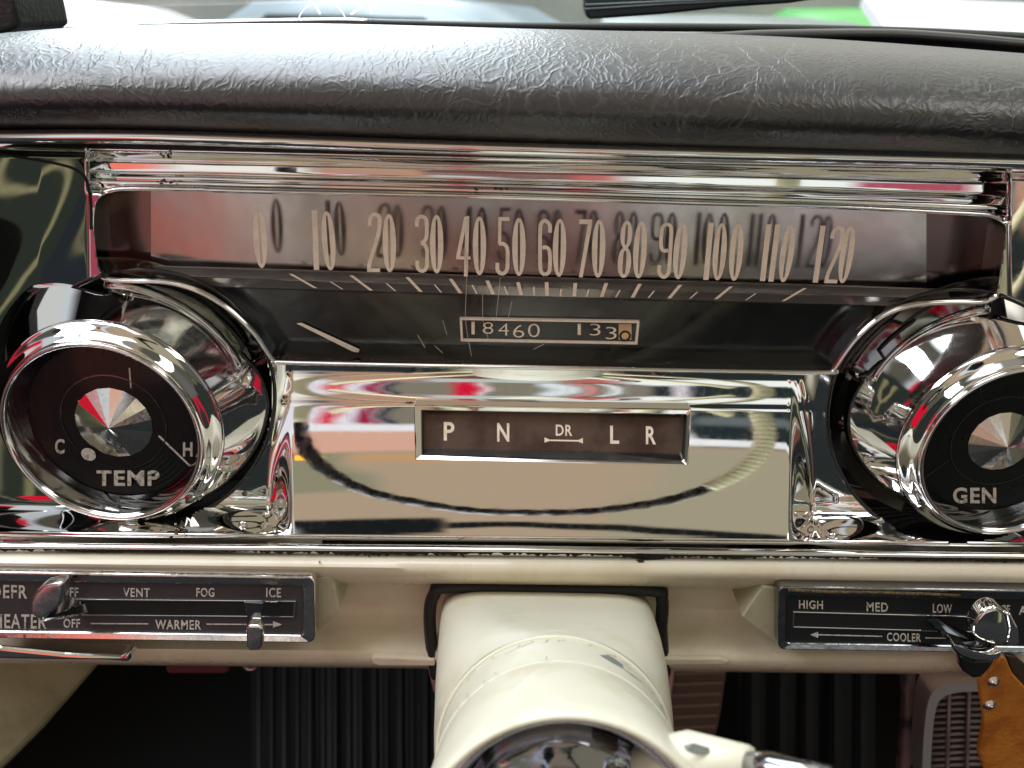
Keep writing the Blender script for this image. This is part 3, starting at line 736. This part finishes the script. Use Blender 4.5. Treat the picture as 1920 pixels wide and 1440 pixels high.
# ------------------------------------------------------------------ gauge pods
def pod(name, label, cat, cx, cy, rpx, Yf, cone_px, cone_r):
    c = W(cx, cy, Yf); r = (W(cx + rpx, cy, Yf) - W(cx - rpx, cy, Yf)).length / 2
    t = thing(name, label, cat, c)
    dpt = -.0150                                     # dial lies this far behind the rim
    ro = (W(LR * 2, 745, .004) - W(0, 745, .004)).length / 2 * 1.07
    D_ = ro - r; yy = lambda Y: Yf - Y
    fl = [(ro * 1.012, yy(.013)), (ro, yy(.008)), (r * 1.34, yy(-.0085)), (r * 1.175, yy(-.0245))]
    lathe('flared_base', fl, c, CHROME, t)
    lathe('barrel', cat_rom([(r * 1.178, yy(-.0240)), (r * 1.172, yy(-.0258)), (r * 1.145, yy(-.0275)), (r * 1.09, yy(-.0300)), (r * 1.035, yy(-.0335)), (r * 1.004, -.0015)], 4), c, CHROME, t)
    lathe('rim', [(r * 1.004, -.0030), (r * 1.018, -.0022), (r * 1.022, -.0010), (r * 1.012, .0002), (r * .990, .0006), (r * .972, -.0002), (r * .966, -.0016)], c, CHROME, t)
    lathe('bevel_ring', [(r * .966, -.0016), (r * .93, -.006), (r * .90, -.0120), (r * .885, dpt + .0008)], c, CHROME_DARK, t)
    dial = lathe('dial', [(r * .89, dpt), (r * .40, dpt), (.0001, dpt)], c, DIAL_BLACK, t, smooth=False)
    lathe('dial_groove', [(r * .555, dpt + .0002), (r * .555, dpt + .0005), (r * .540, dpt + .0005), (r * .540, dpt + .0002)], c, CHROME_DARK, dial, smooth=False)
    # faceted polished cone in the middle
    axis = Vector((0, -1, 0)); rc = r * cone_r; n = 18; cc = c + axis * (dpt + .0004); V = [cc + axis * .0065]
    for k in range(n):
        a = 2 * math.pi * (k + .3) / n; V.append(cc + Vector((math.cos(a), 0, math.sin(a))) * rc)
    for k in range(n):
        a = 2 * math.pi * (k + .3) / n; V.append(cc + Vector((math.cos(a), 0, math.sin(a))) * rc - axis * .0006)
    Fc = [(0, 1 + k, 1 + (k + 1) % n) for k in range(n)] + [(1 + k, 1 + n + k, 1 + n + (k + 1) % n, 1 + (k + 1) % n) for k in range(n)]
    mesh_obj('centre_cone', V, Fc, SPUN, t, smooth=False)
    lathe('gauge_lens', [(r * .965, -.0022), (r * .5, -.0016), (.0001, -.0014)], c, LENS, t)
    return t, dial, Yf - dpt, c, r
tg, dial, Yd, c, r = pod('temperature_gauge', 'round chrome gauge marked TEMP at the left end of the cluster', 'gauge', 190, 817, 183, -.036, None, .405)
YT = Yd - .0005
text('letter', 'TEMP', (181, 299, 882, 911, .0), YT, PAINT_WHITE, dial, bold=.03)
text('letter', 'C', (103, 121, 823, 851, 0), YT, PAINT_WHITE, dial, bold=.03); text('letter', 'H', (343, 361, 829, 856, 0), YT, PAINT_WHITE, dial, bold=.03)
disc('needle_dot', 166, 852, 13.5, Yd - .0012, PAINT_WHITE, dial)
p0 = PX(c + Vector((0, .0150, 0)))
for k in range(7):
    ring('printed_arc', p0[0] + 4, p0[1] + 2, 100 + k * 9, 102 + k * 9, YT, CHROME_DARK, dial, n=40, a0=-78 + k * 2, a1=-38)
sheet('printed_line', [[(296, 818), (299, 816), (358, 873), (355, 875)], [(241, 690), (244, 690), (247, 728), (244, 728)], [(146, 750), (156, 754), (156, 756), (146, 753)]], YT, PAINT_WHITE, dial)
gg, dial, Yd, c, r = pod('charge_gauge', 'round chrome gauge marked GEN at the right end of the cluster', 'gauge', 1905, 853, 175, -.036, None, .36)
YT = Yd - .0005
text('letter', 'GEN', (1787, 1868, 914, 944, 0), YT, PAINT_WHITE, dial, bold=.03)
sheet('printed_line', [[(1735, 893), (1778, 862), (1779, 864), (1736, 896)], [(1838, 722), (1840, 722), (1839, 742), (1837, 742)]], YT, CHROME_DARK, dial)

# ------------------------------------------------------------------ cream steel dashboard
da = thing('dashboard', 'cream painted steel dashboard under the chrome cluster', 'dashboard', W(960, 1150, .03))
LOW = -.034
def band(name, prof, m_, parent, x0=-110, x1=2040, step=25):
    """prof: rows of (y at x=0, y at x=1920, Y)"""
    rows = [[W(x, a + (b - a) * x / 1920, Y + LOW) for x in range(x0, x1, step)] for a, b, Y in prof]
    return grid_obj(name, rows, m_, parent, auto=50)
band('upper_ledge', [(1018, 1036, .012), (1027, 1047, .005), (1034, 1053, -.002), (1044, 1064, -.0075), (1056, 1078, -.0100), (1068, 1091, -.0095), (1077, 1101, -.006), (1083, 1107, .001), (1086, 1111, .010), (1087, 1112, .018)], CREAM, da)
band('lower_panel', [(1084, 1108, .020), (1092, 1116, .022), (1120, 1138, .026), (1150, 1165, .024), (1175, 1190, .017), (1196, 1212, .008), (1214, 1232, .002), (1228, 1246, .0005), (1237, 1257, .002), (1241, 1262, .006), (1243, 1264, .016), (1244, 1266, .12)], CREAM, da)
slab('lip', [(694, 1236), (700, 1231), (815, 1236), (816, 1250), (712, 1250), (698, 1246)], LOW - .001, LOW + .012, CREAM, da, bevel=.0015)
slab('lip', [(1235, 1234), (1352, 1234), (1370, 1240), (1360, 1248), (1240, 1249)], LOW - .001, LOW + .012, CREAM, da, bevel=.0015)
# grime in the joint with the chrome
gv = [W(x, 1031 + x * .0105 + random.choice((-2.5, -1, 0, 0, 1, 2.5)) + 1.6 * math.sin(x * .011) + 1.0 * math.sin(x * .037 + 1), LOW - .0035) for x in range(-80, 2020, 5)]
gu = [W(x, 1022 + x * .0105, LOW - .0030) for x in range(-80, 2020, 5)]
grid_obj('joint_grime', [gu, gv], GRIME, da, smooth=False)
chips = []
for a in ([(598, 1035), (601, 1030), (604, 1031), (600, 1054), (598, 1056)], [(683, 1032), (686, 1031), (694, 1044), (692, 1045)], [(857, 1030), (861, 1030), (872, 1044), (869, 1045)], [(1175, 1040), (1200, 1036), (1250, 1040), (1246, 1048), (1210, 1050), (1190, 1046)], [(1192, 1049), (1206, 1048), (1208, 1053), (1197, 1054)]):
    chips.append(a)
for a in chips:
    V = [W(x, y, interp([(1018, .012), (1027, .005), (1034, -.002), (1044, -.0075), (1056, -.010), (1080, -.01)], y - .0105 * x) - .0012 + LOW) for x, y in a]
    mesh_obj('paint_chip', V, [tuple(range(len(a)))], GRIME, da, smooth=False)

# ------------------------------------------------------------------ heater control panel (left)
def rr(x0, y0, x1, y1, r_, sl=0., sides=(1, 1, 1, 1), n=5):
    out = []
    for (cx, cy, a0, on) in ((x1 - r_, y0 + r_, -90, sides[1]), (x1 - r_, y1 - r_, 0, sides[2]), (x0 + r_, y1 - r_, 90, sides[3]), (x0 + r_, y0 + r_, 180, sides[0])):
        for i in range(n + 1):
            a = R(a0 + 90 * i / n); x = cx + r_ * math.cos(a); y = cy + r_ * math.sin(a)
            out.append((x, y + sl * (x - x0)))
    return out
LEVER = mat('lever_chrome', (.86, .85, .84), .24, 1, rvar=(200, .16, .32))
hp = thing('heater_control', 'chrome framed control plate with HEATER and DEFR sliders left of the column', 'heater control', W(280, 1140, 0))
YH = LOW - .016
frame('frame', rr(-70, 1073, 591, 1197, 14, .014), rr(-60, 1090, 568, 1183, 10, .014), YH, YH + .036, CHROME_PIT, hp, bevel=.0016, Yi=YH + .001)
fc = slab('faceplate', rr(-64, 1086, 571, 1187, 6, .014), YH + .0025, YH + .034, PANELF, hp, bevel=0)
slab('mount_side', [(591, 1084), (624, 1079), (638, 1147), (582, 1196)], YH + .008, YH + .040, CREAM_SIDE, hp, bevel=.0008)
YF = YH + .0022
for s, q in (('DEFR', (-16, 51, 1096, 1121, .02)), ('OFF', (115, 147, 1101, 1119, .02)), ('VENT', (231, 281, 1102, 1119, .02)), ('FOG', (368, 402, 1102, 1119, .01)), ('ICE', (499, 527, 1102, 1120, .01)),
             ('HEATER', (-12, 87, 1151, 1178, .01)), ('OFF', (119, 150, 1160, 1177, .01)), ('WARMER', (291, 377, 1162, 1180, .01))):
    text('letters', s, q, YF, PAINT_WHITE, fc, bold=.02)
sheet('arrow', [[(170, 1168), (278, 1168.5), (278, 1170.8), (170, 1170.3)], [(387, 1169), (513, 1170), (513, 1172.2), (387, 1171.3)], [(512, 1164.5), (529, 1171), (512, 1177)]], YF, PAINT_WHITE, fc)
frame('slot_trim', [(98, 1123), (555, 1127), (553, 1159), (96, 1155)], [(100, 1126), (551, 1130), (549, 1156), (98, 1152)], YF - .0004, YF + .0008, CHROME, fc, bevel=.0002)
sheet('slot', [[(99, 1125), (553, 1129), (551, 1157), (97, 1153)]], YF, SEAM, fc)
# sliding levers
lv = slab('defroster_lever', [(57, 1146), (57, 1128), (66, 1111), (82, 1099), (104, 1094), (117, 1093), (118, 1112), (112, 1136), (86, 1156), (74, 1163), (62, 1158)], YH - .024, YH - .016, LEVER, hp, bevel=.0038, seg=6, smooth=True)
mesh_obj('lever_arm', [W(86, 1160, YH - .017), W(118, 1112, YH - .017), W(160, 1131, YF), W(165, 1148, YF), W(82, 1165, YH - .012), W(116, 1128, YH - .012), W(160, 1140, YF + .003), W(165, 1152, YF + .003)],
         [(0, 1, 2, 3), (7, 6, 5, 4), (0, 4, 5, 1), (1, 5, 6, 2), (2, 6, 7, 3), (3, 7, 4, 0)], CHROME_DARK, lv, smooth=False)
h2 = slab('heater_lever', [(461, 1177), (467, 1173), (486, 1174), (492, 1179), (491, 1212), (486, 1220), (468, 1221), (462, 1213)], YH - .018, YH - .0125, LEVER, hp, bevel=.0026, seg=5, smooth=True)
slab('lever_arm', [(457, 1128), (494, 1130), (490, 1152), (491, 1176), (462, 1175), (463, 1152)], YH - .0125, YH - .0115, CHROME_DARK, h2, bevel=.0008)

# ------------------------------------------------------------------ cooler control panel (right)
cp = thing('cooler_control', 'dark control plate lettered HIGH MED LOW and COOLER right of the column', 'cooler control', W(1700, 1165, 0))
frame('frame', rr(1459, 1101, 2010, 1219, 12, .016), rr(1474, 1118, 2000, 1206, 8, .016), YH, YH + .036, mat('dull_chrome', (.30, .32, .34), .16, 1, bump=(160, .0002), rvar=(260, .08, .3)), cp, bevel=.0016, Yi=YH + .001)
f2 = slab('faceplate', rr(1470, 1113, 2004, 1210, 6, .016), YH + .0025, YH + .034, PANELD, cp, bevel=0)
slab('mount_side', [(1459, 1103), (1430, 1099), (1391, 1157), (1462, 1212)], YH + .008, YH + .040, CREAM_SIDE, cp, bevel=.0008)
for s, q in (('HIGH', (1498, 1543, 1125, 1141, .03)), ('MED', (1625, 1665, 1129, 1146, .03)), ('LOW', (1749, 1785, 1132, 1149, .03)), ('OFF', (1866, 1894, 1134, 1150, .02)), ('A', (1910, 1926, 1136, 1153, 0)), ('COOLER', (1663, 1727, 1186, 1202, .03))):
    text('letters', s, q, YF, PAINT_WHITE, f2, bold=.02)
sheet('arrow', [[(1534, 1189), (1654, 1192), (1654, 1194.2), (1534, 1191.2)], [(1735, 1195), (1790, 1196), (1790, 1198), (1735, 1197)], [(1519, 1190), (1534, 1184.5), (1534, 1196)]], YF, PAINT_WHITE, f2)
frame('slot_trim', [(1487, 1147), (1900, 1158), (1898, 1189), (1486, 1178)], [(1490, 1150), (1897, 1161), (1895, 1186), (1489, 1175)], YF - .0004, YF + .0008, CHROME, f2, bevel=.0002)
sheet('slot', [[(1488, 1149), (1898, 1160), (1896, 1187), (1488, 1176)]], YF, SEAM, f2)
ptube('grime_line', [(1478, 1106), (1560, 1110), (1640, 1111), (1740, 1114), (1800, 1117)], YH - .0006, .0009, RUST, cp)
# knob on its arm
YK = YH - .022
kn = slab('temperature_knob', cat_rom([(1826, 1187), (1831, 1166), (1845, 1148), (1866, 1140), (1884, 1147), (1892, 1165), (1893, 1190), (1888, 1207), (1870, 1210), (1848, 1205), (1832, 1197)], 5, True), YK, YK + .010, CHROME, cp, bevel=.0022, seg=4, smooth=True)
slab('knob_grip', [(1888, 1150), (1898, 1152), (1910, 1175), (1913, 1205), (1904, 1214), (1888, 1210), (1894, 1180)], YK - .001, YK + .006, CHROME, kn, bevel=.0018, seg=4)
mesh_obj('lever_arm', [W(1735, 1160, YF), W(1752, 1158, YF), W(1832, 1192, YK + .004), W(1838, 1212, YK + .004), W(1800, 1214, YK + .006), W(1735, 1165, YF + .004), W(1752, 1163, YF + .004), W(1832, 1200, YK + .010), W(1838, 1218, YK + .010), W(1800, 1219, YK + .012)],
         [(0, 1, 2, 3, 4), (9, 8, 7, 6, 5), (0, 5, 6, 1), (1, 6, 7, 2), (2, 7, 8, 3), (3, 8, 9, 4), (4, 9, 5, 0)], BLACK_GLOSS, kn, smooth=False)
fk = slab('fan_knob', cat_rom([(1790, 1210), (1800, 1213), (1830, 1222), (1858, 1227), (1876, 1223), (1874, 1232), (1862, 1237), (1830, 1237), (1800, 1226)], 4, True), YK - .004, YK + .006, CHROME, cp, bevel=.002, seg=4, smooth=True)
slab('knob_skirt', [(1795, 1226), (1830, 1239), (1868, 1238), (1858, 1254), (1842, 1271), (1827, 1275), (1808, 1262)], YK - .002, YK + .008, BLACK_GLOSS, fk, bevel=.0022, seg=4)

# ------------------------------------------------------------------ chrome handle under the left end, hanging leather tag
tag(slab('vent_handle', [(-60, 1210), (0, 1214), (120, 1226), (225, 1232), (243, 1224), (243, 1243), (196, 1240), (100, 1239), (-60, 1236)], LOW - .016, LOW - .004, CHROME, bevel=.0022, seg=4),
    'pointed chrome handle sticking out under the left end of the cream dashboard', 'handle')
kt = thing('leather_key_tag', 'tan leather key tag with two rivets hanging under the cooler control', 'key tag', W(1880, 1240, LOW - .02))
lp = cat_rom([(1878, 1233), (1862, 1252), (1839, 1277), (1839, 1300), (1846, 1345), (1843, 1380), (1837, 1412), (1842, 1432), (1852, 1450), (1900, 1478), (1955, 1460), (1965, 1380), (1958, 1320), (1925, 1292), (1900, 1264), (1888, 1238)], 5, True)
lt = slab('strap', lp, LOW - .022, LOW - .0175, LEATHER, kt, bevel=.0014)
for cx, cy, q in ((1864, 1279, 0), (1857, 1323, 0)):
    p = W(cx, cy, LOW - .0222)
    lathe('rivet', [(0, .0018), (.0016, .0015), (.0030, .0005), (.0040, -.0006)], p, CHROME, lt, n=20)
tag(slab('key_strap_loop', [(1886, 1228), (1905, 1232), (1940, 1262), (1940, 1310), (1922, 1292), (1900, 1266)], LOW - .017, LOW - .014, mat('dark_leather', (.035, .02, .012), .6), bevel=.0008), 'dark leather loop behind the tan key tag', 'strap')

# ------------------------------------------------------------------ steering column and wheel
def depth_pt(px, py, d): return WD(px, py, d)
Ctop0 = W(1026, 1124, LOW + .010)                      # top of the shroud where it meets the dash
Ctop1 = WD(1068, 1352, .285)                     # top of the front lip
b0, b1 = .040, .0520
K = 1.09
A0 = Ctop0 - Vector((0, 0, b0)); A1 = Ctop1 - Vector((0, .018, b1 * .90))
AX = (A1 - A0); LEN = AX.length; AX.normalize()
S_ = AX.cross(Vector((0, 0, 1))).normalized(); Q_ = S_.cross(AX)
if Q_.z < 0: Q_ = -Q_
def sect(t, a, b, n_exp, off=0.0, m=72):
    c = A0 + AX * (LEN * t) + Q_ * off; out = []
    for i in range(m):
        an = 2 * math.pi * i / m; ca, sa = math.cos(an), math.sin(an)
        out.append(c + S_ * (K * a * math.copysign(abs(ca) ** (2 / n_exp), ca)) + Q_ * (K * b * math.copysign(abs(sa) ** (2 / n_exp), sa)))
    return out
sc_ = thing('steering_column', 'cream steering column shroud coming out of the dash through a black rubber seal', 'steering column', A0)
grid_obj('shroud', [sect(-.15, .0575, b0, 8), sect(0, .0570, b0, 7), sect(.01, .0568, b0, 6.5), sect(.15, .0552, b0 * 1.02, 6.2), sect(.30, .0535, b0 * 1.05, 5.2), sect(.42, .0520, b0 * 1.085, 4.0), sect(.50, .0507, b0 * 1.12, 3.0), sect(.56, .0495, b0 * 1.16, 2.3), sect(.60, .0480, b0 * 1.185, 2.05)], CREAM_COL, sc_, closed=True)
def rng(t, r_, tr, m_, name): return tube(name, sect(t, r_, r_ * .98, 2), tr, m_, sc_, closed=True, ref=AX, nseg=10)
rng(.60, .0474, .0011, CREAM_COL, 'ridge')
grid_obj('inner_sleeve', [sect(.55, .0468, .0464, 2), sect(.76, .0464, .0460, 2)], CREAM_COL, sc_, closed=True)
rng(.735, .0464, .0008, CREAM_COL, 'ridge')
grid_obj('collar', [sect(.73, .0464, .0459, 2), sect(.755, .0469, .0463, 2), sect(.85, .0480, .0472, 2), sect(.95, .0490, .0482, 2), sect(.99, .0492, .0484, 2), sect(1.005, .0487, .0479, 2), sect(1.01, .0475, .0467, 2), sect(1.0, .046, .0452, 2), sect(.9, .044, .0432, 2)], CREAM_COL, sc_, closed=True)
sealp = [(806, 1250), (799, 1145), (812, 1108), (838, 1094), (1030, 1097), (1226, 1101), (1247, 1122), (1238, 1180), (1240, 1250)]
ptube('rubber_seal', cat_rom([(818, 1262), (808, 1200), (806, 1145), (815, 1113), (842, 1097), (1030, 1099), (1218, 1103), (1241, 1122), (1240, 1180), (1246, 1258)], 6), LOW + .006, .0036, RUBBER, sc_, r2=.006)
# flaked paint on the sleeve, along the ridge
ch = []
def on_sleeve(ang, t, lift=.0005):
    an = R(ang); c = A0 + AX * (LEN * t); return c + S_ * ((.0463 * K + lift) * math.cos(an)) + Q_ * ((.0459 * K + lift) * math.sin(an))
sgn = 1 if S_.x > 0 else -1
poly = [(70, .660), (66, .640), (62, .634), (58, .642), (52, .630), (44, .622), (34, .614), (24, .610), (14, .608), (18, .618), (28, .630), (38, .645), (46, .655), (52, .672), (58, .668), (64, .672)]
mesh_obj('flaked_paint', [on_sleeve(a if sgn > 0 else 180 - a, t) for a, t in poly], [tuple(range(len(poly)))], PRIMER, sc_, smooth=False)
crk = []
for a in (46, 57, 71, 78, 86, 93, 108, 121, 128):
    b = a; t = .612; pts = [(a, t)]
    for _ in range(random.randint(2, 4)):
        b += random.uniform(-5, 1.5); t += random.uniform(.003, .009); pts.append((b, t))
    crk.append(pts)
for a in (38, 44, 52, 60, 84, 112):
    b = a; t = .728; pts = [(a, t)]
    for _ in range(3):
        b += random.uniform(-1.5, 2.5); t += random.uniform(.004, .010); pts.append((b, t))
    crk.append(pts)
cv = []; cf = []
for pts in crk:
    for q in ribbon(pts, .0):
        pass
    for i in range(len(pts) - 1):
        k = len(cv)
        (a, t), (a2, t2) = pts[i], pts[i + 1]; lf = .0006 if t < .71 else .0016
        cv += [on_sleeve(a - .22, t - .0006, lf), on_sleeve(a + .22, t + .0006, lf), on_sleeve(a2 + .16, t2 + .0005, lf), on_sleeve(a2 - .16, t2 - .0005, lf)]; cf.append((k, k + 1, k + 2, k + 3))
mesh_obj('paint_cracks', cv, cf, mat('crack', (.28, .25, .16), .7), sc_, smooth=False)

# wheel: only its hub shows directly, the rim shows mirrored in the chrome
sw = thing('steering_wheel', 'chrome hub of the steering wheel at the end of the cream column', 'steering wheel', A1)
H0 = A0 + AX * (LEN * .955)
HUB = mat('hub_chrome', (.55, .56, .60), .05, 1, bump=(40, .0003), rvar=(200, .03, .12))
lathe('hub', [(r_ * 1.14, h_ * 1.14) for r_, h_ in [(.0445, -.010), (.0445, .001), (.0432, .0035), (.0415, .0040), (.0400, .0025), (.0385, -.001), (.036, -.008), (.031, -.014), (.024, -.0175), (.015, -.019), (.0001, -.0195)]], H0, HUB, sw, axis=AX)
lathe('hub_cap', [(r_ * 1.14, h_ * 1.14) for r_, h_ in [(.0170, -.0185), (.0170, -.012), (.0160, -.0105), (.0145, -.0108), (.0135, -.013), (.006, -.0128), (.0001, -.0125)]], H0, HUB, sw, axis=AX)
RW = .243
RC_ = H0 + AX * .212 + Q_ * .004
def circ(Rw, a0, a1, n, c=RC_): return [c + S_ * (Rw * math.cos(R(a0 + (a1 - a0) * i / n))) + Q_ * (Rw * math.sin(R(a0 + (a1 - a0) * i / n))) for i in range(n + 1)]
RIMW = mat('wheel_cream', (.78, .72, .44), .3, coat=.4)
ROPE = mat('black_lacing', (.012, .012, .014), .22)
tube('rim', circ(RW, -172, 0, 60), .0095, RIMW, sw, ref=AX)
def lac(a0, a1, n): 
    pts = circ(RW, a0, a1, n); rad = [.0098 + .0010 * math.sin(i * .75) for i in range(len(pts))]
    V_, F_ = tube_data(pts, rad, False, 12, AX); return mesh_obj('rim_lacing', V_, F_, ROPE, sw)
lac(0, 140, 150)
ribs = [.0100 + .0016 * abs(math.sin(i * .9)) for i in range(71)]
V_, F_ = tube_data(circ(RW, 140, 188, 70), ribs, False, 12, AX); mesh_obj('rim_grip', V_, F_, RIMW, sw)
tube('horn_ring', circ(.115, 190, 350, 60, H0 + AX * .03), .0032, CHROME, sw, ref=AX)
for a in (188, -8):
    p1 = H0 + AX * .008 + S_ * (.045 * math.cos(R(a))) + Q_ * (.045 * math.sin(R(a))); p2 = RC_ + S_ * (.21 * math.cos(R(a))) + Q_ * (.21 * math.sin(R(a)))
    tube('spoke', [p1, p1.lerp(p2, .5) - AX * .006, p2], .008, RIMW, sw, ref=AX)
# selector lever, lower right of the hub
gl = thing('gear_lever', 'cream gear lever stub with grey chipped patch beside the wheel hub', 'gear lever', WD(1300, 1430, .29))
lvp = [WD(1225, 1450, .31), WD(1300, 1424, .30), WD(1405, 1436, .285)]
tube('lever_arm', lvp, [.0125, .0098, .0065], CREAM_COL, gl, ref=fwd)
tube('chrome_tip', [WD(1402, 1438, .2855), WD(1450, 1444, .28), WD(1500, 1452, .275), WD(1560, 1464, .27)], [.0052, .0056, .0046, .0046], CHROME_DARK, gl, ref=fwd)
pp = [(1281, 1398), (1300, 1393), (1330, 1402), (1331, 1412), (1318, 1416), (1300, 1414), (1286, 1408)]
mesh_obj('bare_patch', [WD(a, b, .2890 - .0002 * i) for i, (a, b) in enumerate(pp)], [tuple(range(len(pp)))], PRIMER, gl, smooth=False)

# ------------------------------------------------------------------ footwell
structure(mesh_obj('footwell_floor', [(-.9, -.75, -.78), (.9, -.75, -.78), (.9, .62, -.78), (-.9, .62, -.78)], [(0, 1, 2, 3)], CARPET, smooth=False))
structure(mesh_obj('firewall', [(-.9, .60, -.78), (.9, .60, -.78), (.9, .50, -.06), (-.9, .50, -.06), (-.9, .66, -.78), (.9, .66, -.78), (.9, .56, -.06), (-.9, .56, -.06)],
          [(0, 1, 2, 3), (4, 7, 6, 5), (3, 2, 6, 7), (0, 4, 5, 1), (0, 3, 7, 4), (1, 5, 6, 2)], CARPET, smooth=False))
for s in (-1, 1):
    structure(mesh_obj('footwell_side', [(s * .62, -.1, -.78), (s * .62, .62, -.78), (s * .62, .55, -.06), (s * .62, .02, -.06), (s * .64, -.1, -.78), (s * .64, .62, -.78), (s * .64, .55, -.06), (s * .64, .02, -.06)],
              [(0, 1, 2, 3), (4, 7, 6, 5), (0, 4, 5, 1), (3, 2, 6, 7), (0, 3, 7, 4), (1, 5, 6, 2)], CARPET, smooth=False))
def ribbed(name, x0, x1, y0, y1, ya, yb, m_, label, cat, nrib, dz=.006):
    """upright ribs on a leaning rubber sheet"""
    rows = []
    for j in range(2):
        py, Y = ((y0, ya), (y1, yb))[j]; row = []
        for i in range(nrib * 4 + 1):
            x = x0 + (x1 - x0) * i / (nrib * 4); row.append(W(x + 1.5 * math.sin(i * 2.3), py, Y + (dz * (.7 + .3 * math.sin(i * .7)) if i % 4 in (0, 1) else 0)))
        rows.append(row)
    back = [[Vector((p.x, p.y + .012, p.z)) for p in r_] for r_ in reversed(rows)]
    return tag(grid_obj(name, rows + back, m_, None, smooth=False), label, cat)
ribbed('floor_mat', 470, 830, 1180, 1500, .36, .18, MATBLK, 'black ribbed rubber mat left of the steering column in the footwell', 'floor mat', 15)
ribbed('carpet_fold', 1385, 1640, 1180, 1500, .30, .16, mat('dark_cloth', (.011, .014, .016), .9), 'dark folded carpet hanging right of the accelerator pedal', 'carpet', 5, .02)
pd = thing('accelerator_pedal', 'brown ribbed accelerator pedal right of the steering column', 'pedal', W(1305, 1330, .14))
slab('pedal_pad', [(1268, 1236), (1366, 1236), (1352, 1340), (1336, 1410), (1246, 1410), (1256, 1330)], .140, .155, PEDAL, pd, bevel=.002)
for k in range(8):
    y = 1262 + k * 20.5
    xl = 1266 - (y - 1236) * .115; xr = 1364 - (y - 1236) * .165
    slab('rib', [(xl, y), (xr, y - 4), (xr, y + 2), (xl, y + 6)], .1375, .141, mat('pedal_rib', (.16, .105, .08), .5) if k == 0 else bpy.data.materials['pedal_rib'], pd, bevel=.0008)
tag(tube('pedal_rod', [W(1262, 1240, .12), W(1256, 1290, .115), W(1244, 1350, .11)], .0022, PINK), 'thin pinkish rod between the column and the accelerator pedal', 'rod')
kp = slab('kick_panel', [(-90, 1225), (200, 1225), (186, 1246), (130, 1312), (77, 1373), (8, 1442), (-60, 1500), (-90, 1500)], .06, .09, mat('kick_panel_vinyl', (.30, .275, .16), .6, bump=(300, .0004), var=(30, (.22, .20, .11), .4, .7)), bevel=.006)
tag(kp, 'olive cream kick panel in the lower left corner of the footwell', 'kick panel')
tag(slab('fuse_box', [(310, 1225), (430, 1226), (430, 1258), (424, 1264), (316, 1264), (310, 1258)], .05, .09, REDP, bevel=.003), 'dull red box tucked under the dashboard left of the floor mat', 'box')
tag(tube('hanging_ring', [W(470 + 13 * math.cos(R(a)), 1245 + 10 * math.sin(R(a)), .04) for a in range(0, 360, 15)], .0016, mat('ring_metal', (.4, .33, .3), .35, 1), closed=True), 'small metal ring under the dashboard beside the red box', 'ring')
tag(slab('column_bracket', [(800, 1240), (822, 1240), (820, 1310), (812, 1296), (804, 1262)], .03, .05, PINK, bevel=.001), 'small pale bracket under the dash left of the steering column', 'bracket')
br = slab('support_strut', [(1695, 1240), (1722, 1240), (1717, 1310), (1713, 1400), (1708, 1460), (1688, 1460), (1698, 1340)], .10, .112, mat('strut_metal', (.40, .27, .27), .35, .6, var=(40, (.10, .10, .11), .5, .6)), bevel=.003)
tag(br, 'pinkish metal strut standing left of the chrome framed grille', 'strut')
gr = thing('speaker_grille', 'chrome framed louvred grille at the lower right behind the leather tag', 'grille', W(1800, 1380, .06))
go = cat_rom([(1728, 1470), (1731, 1400), (1735, 1350), (1741, 1315), (1753, 1294), (1780, 1283), (1836, 1280), (1960, 1284)], 5) + [(1960, 1470)]
gi = [(1744 + (x - 1728) * (1948 - 1744) / (1960 - 1728), 1297 + (y - 1280) * (1470 - 1297) / (1470 - 1280)) for x, y in go]
frame('grille_frame', go, gi, .055, .075, mat('bright_aluminium', (.92, .89, .88), .38, .85), gr, bevel=.002)
sheet('grille_backing', [gi], .072, mat('grille_back', (.012, .011, .012), .7), gr)
LOUV = mat('louvre', (.20, .165, .16), .4, .3)
for k in range(13):
    y = 1306 + k * 11.5
    tube('louvre', [W(1746, y + 3, .067), W(1800, y, .066), W(1948, y - 2, .067)], .0016, LOUV, gr, nseg=8)
for x in (1779, 1816, 1860, 1905):
    tube('bar', [W(x + 1, 1296, .063), W(x - 4, 1475, .063)], .0016, LOUV, gr, nseg=8)
